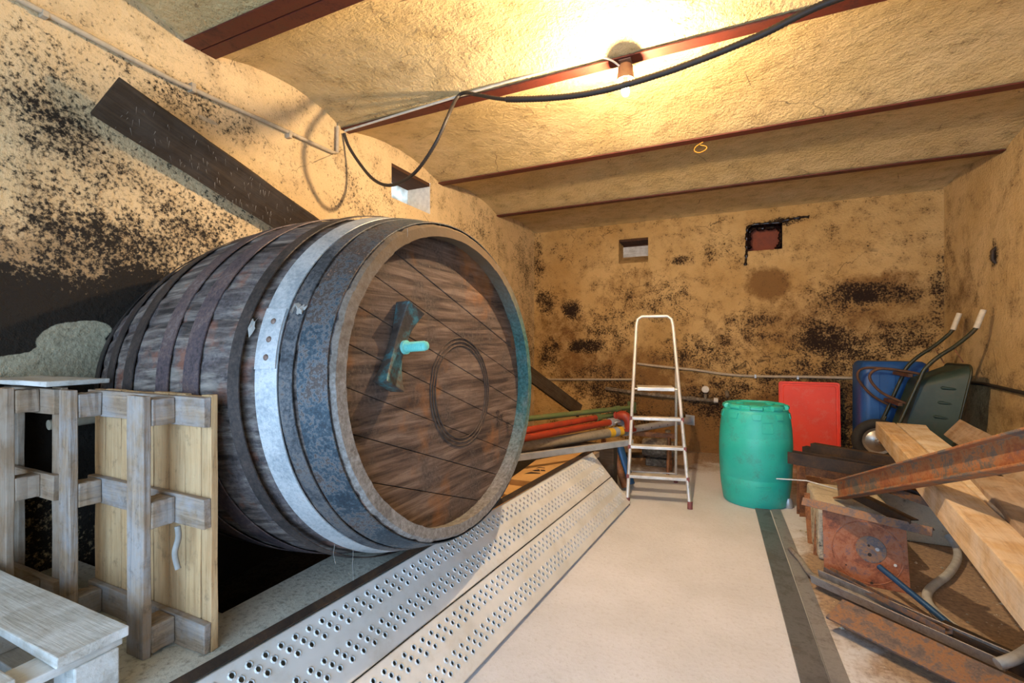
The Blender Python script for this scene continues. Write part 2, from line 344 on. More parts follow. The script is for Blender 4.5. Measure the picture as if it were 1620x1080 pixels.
def empty(name, loc, label=None, cat=None, group=None):
    o = bpy.data.objects.new(name, None); COL.objects.link(o); o.location = loc; o.empty_display_size = .1
    WM[o.name] = Matrix.Translation(Vector(loc))
    if label: tag(o, label, cat, group)
    return o
def struct(o, label=None):
    o['kind'] = 'structure'
    if label: o['label'] = label
    return o
def frame(A, B, up=(0, 0, 1)):
    """local x from A to B, local z nearest to up, origin at A"""
    A, B = Vector(A), Vector(B); x = (B-A).normalized(); up = Vector(up)
    z = (up - x*up.dot(x)).normalized(); y = z.cross(x)
    m = Matrix.Identity(4)
    for i in range(3): m[i][0] = x[i]; m[i][1] = y[i]; m[i][2] = z[i]; m[i][3] = A[i]
    return m, (B-A).length
def board(name, A, B, w, t, mat, parent=None, up=(0, 0, 1), jit=.0015, bevel=.004, n=6, taper=1.0, wane=0.0):
    """sawn board: centre line A-B, width w across, thickness t along up, slightly uneven"""
    m, L = frame(A, B, up); vs = []; fs = []
    for i in range(n+1):
        x = L*i/n; k = 1+(taper-1)*i/n
        for sy, sz in ((-1, -1), (1, -1), (1, 1), (-1, 1)):
            wy = -wane*rnd(0, 1) if (sy > 0 and sz > 0 and wane) else 0
            vs.append((x+(rnd(-jit, jit) if i in (0, n) else 0), sy*w/2*k+wy+rnd(-jit, jit), sz*t/2+rnd(-jit, jit)))
    for i in range(n):
        for j in range(4):
            a = i*4+j; b = i*4+(j+1) % 4; fs.append((a, b, b+4, a+4))
    fs += [(3, 2, 1, 0), (n*4, n*4+1, n*4+2, n*4+3)]
    return mesh(name, vs, fs, mat, parent, m, bevel=bevel)
def prism(name, sec, A, B, mat, parent=None, up=(0, 0, 1), bevel=0.0015, n=1):
    """closed section (y, z) swept straight from A to B"""
    m, L = frame(A, B, up); k = len(sec); vs = [(L*i/n, y, z) for i in range(n+1) for y, z in sec]; fs = []
    for i in range(n):
        for j in range(k):
            a = i*k+j; b = i*k+(j+1) % k; fs.append((a, b, b+k, a+k))
    fs += [tuple(reversed(range(k))), tuple(range(n*k, (n+1)*k))]
    return mesh(name, vs, fs, mat, parent, m, bevel=bevel)
def isec(h, w, tf=.008, tw=.006):
    return [(-w/2, -h/2), (w/2, -h/2), (w/2, -h/2+tf), (tw/2, -h/2+tf), (tw/2, h/2-tf), (w/2, h/2-tf), (w/2, h/2), (-w/2, h/2), (-w/2, h/2-tf), (-tw/2, h/2-tf), (-tw/2, -h/2+tf), (-w/2, -h/2+tf)]
def lsec(w, h, t): return [(0, 0), (w, 0), (w, t), (t, t), (t, h), (0, h)]
def usec(w, h, t): return [(-w/2, 0), (w/2, 0), (w/2, h), (w/2-t, h), (w/2-t, t), (-w/2+t, t), (-w/2+t, h), (-w/2, h)]
def rsec(w, h, t=None): return [(-w/2, -h/2), (w/2, -h/2), (w/2, h/2), (-w/2, h/2)]
def spline(pts, n=8):
    pts = [Vector(p) for p in pts]; out = []
    for i in range(len(pts)-1):
        p0 = pts[max(i-1, 0)]; p1 = pts[i]; p2 = pts[i+1]; p3 = pts[min(i+2, len(pts)-1)]
        for k in range(n):
            t = k/n
            out.append(.5*((2*p1)+(p2-p0)*t+(2*p0-5*p1+4*p2-p3)*t*t+(3*p1-p0-3*p2+p3)*t**3))
    return out+[pts[-1]]
def tube(name, pts, r, mat, parent=None, n=12, origin=None, ridge=0.0, closed_ends=True, radii=None):
    pts = [Vector(p) for p in pts]; o = Vector(origin) if origin is not None else pts[0]
    T = [(pts[min(i+1, len(pts)-1)]-pts[max(i-1, 0)]).normalized() for i in range(len(pts))]
    u = T[0].orthogonal().normalized(); vs = []; fs = []
    for i, p in enumerate(pts):
        u = (u-T[i]*u.dot(T[i])).normalized(); w = T[i].cross(u)
        rr = (radii[i] if radii else r)*(1+(ridge if i % 2 else 0))
        for k in range(n):
            a = 2*math.pi*k/n; vs.append(p+rr*(math.cos(a)*u+math.sin(a)*w)-o)
    for i in range(len(pts)-1):
        for k in range(n):
            a = i*n+k; b = i*n+(k+1) % n; fs.append((a, b, b+n, a+n))
    if closed_ends: fs += [tuple(reversed(range(n))), tuple(range((len(pts)-1)*n, len(pts)*n))]
    ob = mesh(name, vs, fs, mat, parent, Matrix.Translation(o)); smooth_by_angle(ob, 50)
    return ob
def resample(pts, step):
    pts = [Vector(p) for p in pts]; out = [pts[0]]; acc = 0
    for a, b in zip(pts, pts[1:]):
        L = (b-a).length; d = step-acc
        while d <= L: out.append(a+(b-a)*d/L); d += step
        acc = (acc+L) % step
    return out
def lathe(name, prof, mat, parent=None, M4=None, n=48, cap0=True, cap1=True, deg=35, oval=None):
    """profile of (radius, height) turned about local z"""
    vs = []; fs = []
    for r, z in prof:
        for k in range(n):
            a = 2*math.pi*k/n; vs.append((r*math.cos(a), r*math.sin(a), z))
    for i in range(len(prof)-1):
        for k in range(n):
            a = i*n+k; b = i*n+(k+1) % n; fs.append((a, b, b+n, a+n))
    if cap0: fs.append(tuple(reversed(range(n))))
    if cap1: fs.append(tuple(range((len(prof)-1)*n, len(prof)*n)))
    o = mesh(name, vs, fs, mat, parent, M4); smooth_by_angle(o, deg); return o
def boxm(name, lo, hi, mat, parent=None, bevel=.004, seg=2, M4=None):
    lo, hi = Vector(lo), Vector(hi); c = (lo+hi)/2; h = (hi-lo)/2
    vs = [(sx*h.x, sy*h.y, sz*h.z) for sz in (-1, 1) for sy in (-1, 1) for sx in (-1, 1)]
    fs = [(0, 1, 3, 2), (4, 5, 7, 6), (0, 1, 5, 4), (2, 3, 7, 6), (0, 2, 6, 4), (1, 3, 7, 5)]
    return mesh(name, vs, fs, mat, parent, (M4 or Matrix.Identity(4)) @ Matrix.Translation(c), bevel=bevel, seg=seg)
# ================================================================== THE ROOM
ZT = 3.45
def wall_mesh(name, fixed, axis, rng_a, rng_z, holes, mat, label, res=.12):
    """wall in the plane axis=fixed with rectangular openings; slightly uneven face"""
    ga = sorted(set([rng_a[0], rng_a[1]]+[h[i] for h in holes for i in (0, 1)])); gz = sorted(set([rng_z[0], rng_z[1]]+[h[i] for h in holes for i in (2, 3)]))
    def sub(g):
        out = []
        for a, b in zip(g, g[1:]):
            k = max(1, int((b-a)/res)); out += [a+(b-a)*i/k for i in range(k)]
        return out+[g[-1]]
    A, Z = sub(ga), sub(gz); vs = []; fs = []; idx = {}
    inside = lambda a, z: any(h[0]-1e-6 < a < h[1]+1e-6 and h[2]-1e-6 < z < h[3]+1e-6 for h in holes)
    rim = lambda a, z: any(h[0]-1e-4 <= a <= h[1]+1e-4 and h[2]-1e-4 <= z <= h[3]+1e-4 for h in holes)
    for i, a in enumerate(A):
        for j, z in enumerate(Z):
            edge = i in (0, len(A)-1) or j in (0, len(Z)-1) or rim(a, z)
            d = 0 if edge else rnd(-.006, .006)
            idx[i, j] = len(vs); vs.append((fixed+d, a, z) if axis == 'x' else (a, fixed+d, z))
    for i in range(len(A)-1):
        for j in range(len(Z)-1):
            if not inside((A[i]+A[i+1])/2, (Z[j]+Z[j+1])/2): fs.append((idx[i, j], idx[i+1, j], idx[i+1, j+1], idx[i, j+1]))
    o = mesh(name, vs, fs, mat); smooth_by_angle(o, 60); return struct(o, label)

# openings
V0, V1 = 3.335, 3.925          # vent in the long wall (y), z 2.715..3.02
VZ0, VZ1 = 2.715, 3.02
N1 = (-1.43, -1.025, 2.56, 2.90)
N2 = (.185, .585, 2.60, 2.92)
DOOR = (-2.0, 1.5, 0.0, 2.45)
wall_mesh('wall_left', WX0, 'x', (WY0, WY1), (0, ZT), [(V0, V1, VZ0, VZ1)], 'wall_left', 'long cream plastered wall with black mould and painted shade behind the barrel')
wall_mesh('wall_back', WY1, 'y', (WX0, WX1), (0, ZT), [N1, N2], 'wall_back', 'ochre stained end wall with two small recesses')
wall_mesh('wall_right', WX1, 'x', (WY0, WY1), (0, ZT), [], 'wall_right', 'ochre plastered wall beside the scrap pile')
wall_mesh('wall_front', WY0, 'y', (WX0, WX1), (0, ZT), [DOOR], 'wall_front', 'plastered wall with the open cellar doorway')
# thickness of the front wall round the doorway
fr = [boxm('trim_door_jamb', (DOOR[0]-.12, WY0-.3, 0), (DOOR[0], WY0-.002, 2.45), 'wall_front', bevel=.01), boxm('trim_door_jamb', (DOOR[1], WY0-.3, 0), (DOOR[1]+.12, WY0-.002, 2.45), 'wall_front', bevel=.01), boxm('trim_door_lintel', (DOOR[0]-.12, WY0-.3, 2.45), (DOOR[1]+.12, WY0-.002, 2.65), 'wall_front', bevel=.01)]
for o in fr: struct(o)
vs = []; fs = []
nx, ny = 24, 40
for i in range(nx+1):
    for j in range(ny+1):
        vs.append((WX0+(WX1-WX0)*i/nx, WY0-.6+(WY1-WY0+.6)*j/ny, 0 if True else 0))
for i in range(nx):
    for j in range(ny): a = i*(ny+1)+j; fs.append((a, a+ny+1, a+ny+2, a+1))
struct(mesh('floor', vs, fs, 'floor'), 'pale screed floor with dirt towards the scrap pile')

# shallow brick vaults, plastered, between the steel beams
BEAMS = [(-.62, -.53), (.42, .51), (1.585, 1.67), (1.677, 1.762), (2.735, 2.822), (4.065, 4.15), (5.395, 5.48)]
ys = []
def arc(y0, y1, rise, z0, z1=None, n=18):
    z1 = z0 if z1 is None else z1
    for i in range(n+1):
        t = i/n; ys.append((y0+(y1-y0)*t, z0+(z1-z0)*t+rise*4*t*(1-t)))
zs = ZB+.018
arc(WY0, -.62, .05, zs+.06, zs)
for (a, b), (c, d) in zip(BEAMS, BEAMS[1:]):
    if c-b > .1: arc(b, c, .095, zs)
arc(5.48, WY1, .065, zs, 3.12)
vs = []; fs = []; nx = 40
for i in range(nx+1):
    for y, z in ys: vs.append((WX0-.0+(WX1-WX0)*i/nx, y, z+rnd(-.002, .002)))
k = len(ys)
for i in range(nx):
    for j in range(k-1): a = i*k+j; fs.append((a, a+1, a+k+1, a+k))
o = mesh('ceiling', vs, fs, 'ceiling'); smooth_by_angle(o, 40); struct(o, 'plastered vaults between red steel beams')
struct(boxm('trim_pit_shade', (WX0+.005, 1.125, 0.001), (-1.695, 2.59, .012), 'pit', bevel=0), 'black slab painted as shade under the barrel')  # added slab, paints the shaded floor under the barrel black
struct(boxm('trim_pit_shade', (WX0+.005, 2.60, 0.001), (-1.28, 6.0, .0125), 'pit', bevel=0), 'black slab painted as shade between the decks and the mouldy wall')  # second added slab, carries the painted shade on behind the decks
struct(boxm('ceiling_slab', (WX0, WY0-.3, 3.26), (WX1, WY1, 3.4), 'ceiling', bevel=0), 'slab over the vaults')
for i, (a, b) in enumerate(BEAMS):
    w = b-a; h = .12
    sec = [(y, z+h/2) for y, z in isec(h, w, .010, .008)]
    o = prism('ceiling_beam', sec, (WX0+.001, (a+b)/2, ZB), (WX1-.001, (a+b)/2, ZB), 'beam_red', bevel=.002); struct(o, 'dark red steel ceiling beam')

# vent window of the long wall: deep reveal, timber lintel, sloping sill and a clouded pane
D = .34
def quadbox(name, quads, mat, kind='structure', parent=None):
    vs = []; fs = []
    for q in quads:
        fs.append(tuple(range(len(vs), len(vs)+4))); vs += q
    me = bpy.data.meshes.new(name); me.from_pydata([tuple(v) for v in vs], [], fs); me.update()
    o = link(name, me, parent, mat=mat); o['kind'] = kind; return o
x0, x1 = WX0, WX0-D
w1 = quadbox('window_1', [[(x0, V0, VZ0), (x1, V0, VZ0+.12), (x1, V0, VZ1), (x0, V0, VZ1)], ], 'wall_left')
w1['label'] = 'small vent opening high in the long wall'
o = mesh('window_sill', [(x0, V0, VZ0), (x0, V1, VZ0), (x1, V1, VZ0+.14), (x1, V0, VZ0+.14), (x0, V0, VZ0-.05), (x0, V1, VZ0-.05), (x1, V1, VZ0-.05), (x1, V0, VZ0-.05)], [(0, 1, 2, 3), (4, 5, 6, 7), (0, 1, 5, 4), (2, 3, 7, 6)], 'wall_left', w1); o['kind'] = 'structure'
o = quadbox('window_reveal', [[(x0, V1, VZ0), (x0, V1, VZ1), (x1, V1, VZ1), (x1, V1, VZ0+.12)]], 'reveal_daylight', 'structure', w1)
o = boxm('window_lintel', (x1, V0, VZ1-.03), (x0-.004, V1, VZ1+.05), 'lintel', w1, .003); o['kind'] = 'structure'
o = boxm('window_pane', (x1+.06, V0, VZ0+.09), (x1+.066, V1, VZ1-.03), 'pane', w1, 0); o['kind'] = 'structure'
# recess with a grey board in the end wall
def niche(name, n, depth, mat, back, backz, label, sill=.16):
    a, b, z0, z1 = n; y0, y1 = WY1, WY1+depth
    o = quadbox(name, [[(a, y0, z0), (a, y1, z0+sill), (a, y1, z1), (a, y0, z1)], [(b, y0, z0), (b, y0, z1), (b, y1, z1), (b, y1, z0+sill)],
                       [(a, y0, z1), (b, y0, z1), (b, y1, z1), (a, y1, z1)], [(a, y0, z0), (b, y0, z0), (b, y1, z0+sill), (a, y1, z0+sill)]], mat)
    o['label'] = label; return o
n1 = niche('window_2', N1, .34, 'wall_back', None, 0, 'small recess closed by a grey board')
bd = board('window_board', (N1[0]+.005, WY1+.30, 2.755), (N1[1]-.005, WY1+.30, 2.755), .18, .022, 'w_white', n1, up=(0, -1, 0), bevel=.002); bd['kind'] = 'structure'
o = boxm('window_backing', (N1[0]-.02, WY1+.325, N1[2]-.02), (N1[1]+.02, WY1+.36, N1[3]+.02), 'lintel', n1, 0); o['kind'] = 'structure'
o = boxm('window_lintel', (N1[0], WY1+.04, 2.872), (N1[1], WY1+.34, 2.91), 'lintel', n1, .002); o['kind'] = 'structure'
n2 = niche('window_3', N2, .22, 'tar', None, 0, 'small bricked up recess ringed with black sealant', .02)
o = boxm('window_brick', (N2[0], WY1+.17, N2[2]), (N2[1], WY1+.23, N2[3]), 'brick', n2, .002); o['kind'] = 'structure'
# lumpy bead of black sealant round the recess
def bead(pts, r, name, parent):
    q = resample(spline(pts, 10), .02); rad = [r*(1+.55*math.sin(i*1.7)*math.sin(i*.61+1)) for i in range(len(q))]
    return tube(name, q, r, 'tar', parent, 8, origin=q[0], radii=rad)
yb = WY1-.004
o = bead([(N2[0]-.01, yb, 2.42), (N2[0]+.005, yb, 2.60), (N2[0]+.01, yb, 2.86), (N2[0]+.06, yb, 2.925), (N2[0]+.2, yb, 2.93), (N2[1]-.02, yb, 2.925), (N2[1]+.03, yb, 2.945), (N2[1]+.22, yb, 2.965), (N2[1]+.30, yb, 2.955)], .016, 'window_sealant', n2); o['kind'] = 'structure'
o = bead([(N2[0]+.03, yb+.05, 2.64), (N2[0]+.05, yb+.08, 2.88), (N2[0]+.2, yb+.09, 2.89), (N2[1]-.06, yb+.09, 2.89), (N2[1]-.015, yb+.06, 2.84), (N2[1]-.02, yb+.05, 2.66), (N2[1]-.08, yb+.04, 2.61)], .028, 'window_sealant', n2); o['kind'] = 'structure'

# raised ledge under the barrel and the platform in front of the dark pit
LZ = .42; LX0, LX1 = -1.69, -1.34
o = mesh('trim_ledge', [(-1.69, 1.12, 0), (LX1, WY0, 0), (LX1, 2.55, 0), (-1.69, 2.55, 0), (-1.69, 1.12, LZ), (LX1-.16, WY0, LZ), (LX1-.02, 2.55, LZ), (-1.69, 2.55, LZ), (WX0, WY0, 0), (WX0, WY0, LZ), (WX0, 1.12, 0), (WX0, 1.12, LZ)],
     [(0, 3, 7, 4), (1, 2, 6, 5), (2, 3, 7, 6), (4, 5, 6, 7), (4, 5, 9, 11), (10, 0, 4, 11), (1, 5, 9, 8)], 'ledge'); struct(o, 'dusty concrete ledge the barrel rests on')
# ================================================================== THE BARREL
BC = Vector((-1.125, 1.897, 1.251)); BR, BE, BL, BB = .737, .946, 1.49, .121
yw, tl = -.024, .057
ax = Vector((math.cos(yw)*math.cos(tl), math.sin(yw)*math.cos(tl), math.sin(tl)))
ay = Vector((-math.sin(yw), math.cos(yw), 0)); az = ax.cross(ay)
BM = Matrix(((ax.x, ay.x, az.x, BC.x), (ax.y, ay.y, az.y, BC.y), (ax.z, ay.z, az.z, BC.z), (0, 0, 0, 1)))
def br(s): return BR+BB*(1-((s-BL/2)/(BL/2))**2)
def bpt(s, th, dr=0):
    """local point of the barrel: s back from the front rim, angle from +y towards +z"""
    r = br(s)+dr; return Vector((-s, r*math.cos(th)/BE, r*math.sin(th)*BE))
barrel = empty('wine_barrel', (-1.87, 1.93, .42), 'huge old wooden wine barrel lying on the concrete ledge', 'barrel')
NS = 36; SUB = 6; NA = NS*SUB
prof = [(BL, -.075), (BL, 0)]+[(BL-(BL-.012)*i/28, 0) for i in range(1, 29)]+[(.0, -.010), (0, -.052), (.085, -.066)]
vs = []; fs = []
sj = [rnd(-.004, .004) for _ in range(NS)]
for i, (s, dr) in enumerate(prof):
    for k in range(NA):
        g = -.005 if k % SUB == 0 else sj[k//SUB]
        if i >= 30: g = g*.5
        vs.append(bpt(s, 2*math.pi*(k+.0)/NA, dr+g))
for i in range(len(prof)-1):
    for k in range(NA):
        a = i*NA+k; b = i*NA+(k+1) % NA; fs.append((a, b, b+NA, a+NA))
o = mesh('staves', vs, fs, 'stave', barrel, BM); smooth_by_angle(o, 28)
o.data.materials.append(M['chime'])
for p in o.data.polygons:
    if p.center.x > -.0065 or (p.center.x > -.09 and math.hypot(p.center.y*BE, p.center.z/BE) < BR-.03): p.material_index = 1
# heads made of boards, clipped to the round
def head(name, s, flip, mat, ang, thick=.03):
    R = br(s)-.064; n = 9; vs = []; fs = []; W = 2*R/n
    ca, sa = math.cos(ang), math.sin(ang)
    for i in range(n):
        z0 = -R/1+i*W+.0015; z1 = z0+W-.003; off = rnd(-.003, .003); poly = []
        if abs(z0) >= R: z0 = math.copysign(R-.0005, z0)
        if abs(z1) >= R: z1 = math.copysign(R-.0005, z1)
        m = 14
        for j in range(m+1): zz = z0+(z1-z0)*j/m; poly.append((math.sqrt(max(R*R-zz*zz, 0)), zz))
        for j in range(m+1): zz = z1+(z0-z1)*j/m; poly.append((-math.sqrt(max(R*R-zz*zz, 0)), zz))
        b0 = len(vs); q = len(poly)
        for dx in (0, -thick):
            for y, z in poly:
                yy, zz = y*ca+z*sa, -y*sa+z*ca
                vs.append((-s+(dx+off)*flip, yy/BE, zz*BE))
        fs.append(tuple(range(b0, b0+q))); fs.append(tuple(reversed(range(b0+q, b0+2*q))))
        for j in range(q): fs.append((b0+j, b0+(j+1) % q, b0+q+(j+1) % q, b0+q+j))
    return mesh(name, vs, fs, mat, barrel, BM, bevel=.002)
HS = .075; HA = math.radians(23)
# the local frame of the head: y along its boards
HM = BM @ Matrix.Rotation(-HA, 4, 'X')
hd = head('barrel_head', HS, 1, 'head', HA)
o = head('rear_head', BL-.05, -1, 'stave', HA)
def on_head(u, v, lift=0):
    """local (y, z) of the front head at a photo pixel"""
    A = BM.inverted() @ Vector((0, 0, CAMZ)); B = BM.inverted() @ P(u, v, d=1.0); t = (-HS+lift-A.x)/(B.x-A.x); q = A+(B-A)*t; return q.y, q.z
# carved rings
ry, rz = on_head(731, 619)
def ring(name, R, parent):
    n, m = 72, 6; vs = []; fs = []
    for i in range(n):
        a = 2*math.pi*i/n
        for j in range(m):
            b = 2*math.pi*j/m; r = R+.0036*math.cos(b); vs.append((-HS+.002+.0036*math.sin(b), ry+r*math.cos(a), rz+r*math.sin(a)))
    for i in range(n):
        for j in range(m): fs.append((i*m+j, i*m+(j+1) % m, ((i+1) % n)*m+(j+1) % m, ((i+1) % n)*m+j))
    o = mesh(name, vs, fs, 'carved', parent, BM, smooth=True); return o
s_ = NT('carved line'); M['carved'] = s_.done(s_.mix(s_.step(s_.noise(s_.obj(), 20, 4), .35, .65), (.035, .022, .017), (.09, .058, .04)), .85)
for R in (.262, .244, .226): ring('carved_ring', R, hd)
# burnt-in marking, read upwards
for txt, (u, v), sz in (('OZO', (789, 661), .042), ('*', (799, 658), .10), ('11051', (804, 674), .036)):
    cu = bpy.data.curves.new('marking', 'FONT'); cu.body = txt; cu.size = sz; cu.extrude = .0008; cu.align_x = 'CENTER'; cu.offset = -.0006
    cu.materials.append(M['ink']); y, z = on_head(u, v)
    o = bpy.data.objects.new('burnt_marking', cu); COL.objects.link(o)
    # text x -> up the head, text normal -> out of the head
    Wm = BM @ Matrix(((0, 0, 1, -HS+.004), (0, -1, 0, y), (1, 0, 0, z), (0, 0, 0, 1)))
    bpy.context.view_layer.update(); me = bpy.data.meshes.new_from_object(o.evaluated_get(bpy.context.evaluated_depsgraph_get())); bpy.data.objects.remove(o)
    me.materials.clear(); link('burnt_marking', me, hd, Wm, mat='ink')
# hoops
def hoop(s0, s1, mat, name='hoop', dr=.004, t=.004, ecc=(0, 0), parent=barrel, a0=0, a1=2*math.pi, n=144):
    vs = []; fs = []; closed = a1-a0 > 6.28; m = n if closed else n+1
    for k in range(m):
        a = a0+(a1-a0)*k/n; e = ecc[0]*math.cos(a)+ecc[1]*math.sin(a)
        w = .0025*math.sin(a*7+s0*40)
        for s, d in ((s0, dr), (s1, dr), (s1, dr+t), (s0, dr+t)):
            vs.append(bpt(max(s+w, .001), a, d+max(e, 0)))
    for k in range(n):
        b = k*4; c = ((k+1) % m)*4
        for j in range(4): fs.append((b+j, b+(j+1) % 4, c+(j+1) % 4, c+j))
    if not closed: fs += [(0, 1, 2, 3), ((m-1)*4+3, (m-1)*4+2, (m-1)*4+1, (m-1)*4)]
    o = mesh(name, vs, fs, mat, parent, BM); smooth_by_angle(o, 40); return o
hoop(.012, .112, 'hoop_blue', dr=.005)
hoop(.124, .170, 'hoop_grey', dr=.007)
g = hoop(.182, .262, 'hoop_galv', 'galvanised_hoop', dr=.006); g['label'] = 'bright galvanised hoop with rivets'
lap = hoop(.184, .260, 'hoop_galv', 'hoop_lap', dr=.011, t=.004, parent=g, a0=math.radians(158), a1=math.radians(173.5), n=12)
for a in (161.5, 166.2, 170.7):
    p = bpt(.222, math.radians(a), .0135); q = bpt(.222, math.radians(a), .03); nrm = (q-p).normalized()
    RM = BM @ (Matrix.Translation(p) @ nrm.to_track_quat('Z', 'Y').to_matrix().to_4x4())
    lathe('rivet', [(.011, -.001), (.011, .001), (.008, .004), (.004, .0055)], 'rivet', g, RM, 14, True, True, 60)
hoop(.300, .345, 'hoop_black', dr=.012, ecc=(-.012, -.006))
hoop(.503, .580, 'hoop_purple', dr=.005)
hoop(.662, .735, 'hoop_purple', dr=.005)
hoop(.905, .985, 'hoop_black', dr=.005)
hoop(1.10, 1.18, 'hoop_black', dr=.005)
hoop(1.34, 1.475, 'hoop_black', dr=.005)
# iron cross bar with its threaded bolt, square to the boards
y1, z1 = on_head(647, 487, .03); y2, z2 = on_head(612, 612, .03)
A = Vector((0, y1, z1)); B = Vector((0, y2, z2)); mid = (A+B)/2; dv = (B-A).normalized(); pv = Vector((0, -dv.z, dv.y)); L = (B-A).length
vs = []; fs = []; n = 16
for i in range(n+1):
    t = i/n*2-1; c = mid+dv*(t*L/2); hw = .030+.026*t*t; top = .040+.034*t*t
    for sy, hx in ((-1, .004), (1, .004), (1, top), (-1, top)):
        q = c+pv*sy*hw; vs.append((-HS+hx, q.y, q.z))
for i in range(n):
    for j in range(4):
        a = i*4+j; b = i*4+(j+1) % 4; fs.append((a, b, b+4, a+4))
fs += [(3, 2, 1, 0), (n*4, n*4+1, n*4+2, n*4+3)]
bar = mesh('door_bar', vs, fs, 'bar', barrel, BM, bevel=.004); bar['label'] = 'curved iron bar tarred and stained blue green'
cy, cz = on_head(643, 549, .05)
RM = BM @ Matrix.Translation((-HS+.03, cy, cz)) @ Matrix.Rotation(math.radians(90), 4, 'Y')
pr = [(.028, 0), (.028, .022), (.020, .024)]
for i in range(10): pr += [(.0205, .026+i*.009), (.0165, .0305+i*.009)]
pr += [(.017, .118), (.012, .122)]
o = lathe('threaded_bolt', pr, 'verdigris', bar, RM, 18, True, True, 50); o['label'] = 'turquoise corroded bolt'
# cobwebs hanging under the rim and torn dust shreds by the hoops
def strand(name, pts, r=.0008, parent=barrel): return tube(name, pts, r, 'cobweb', parent, 4)
for s, a, l in ((.25, 236, .13), (.28, 231, .08), (.03, 268, .055), (.0, 100, .05), (.0, 118, .045)):
    p = BM @ bpt(s, math.radians(a), .004); strand('cobweb', [p, p+Vector((rnd(-.01, .01), 0, -l*.5)), p+Vector((rnd(-.005, .005), rnd(-.005, .005), -l))])
def shred(s, a0, w, l, name='dust_shred'):
    vs = []; fs = []; n = 10
    for i in range(n):
        ss = s+w*(i/(n-1)-.5); a = math.radians(a0)+rnd(-.02, .02); ll = l*rnd(.3, 1)
        vs += [bpt(ss, a, .016), bpt(ss+rnd(-.006, .006), a+ll, .018), bpt(ss+rnd(-.006, .006), a+ll*.5, .024)]
    for i in range(n-1): fs += [(i*3, i*3+3, i*3+5, i*3+2), (i*3+2, i*3+5, i*3+4, i*3+1)]
    return mesh(name, vs, fs, 'cobweb', barrel, BM)
shred(.305, 161, .055, .09); shred(.13, 157, .05, .05)
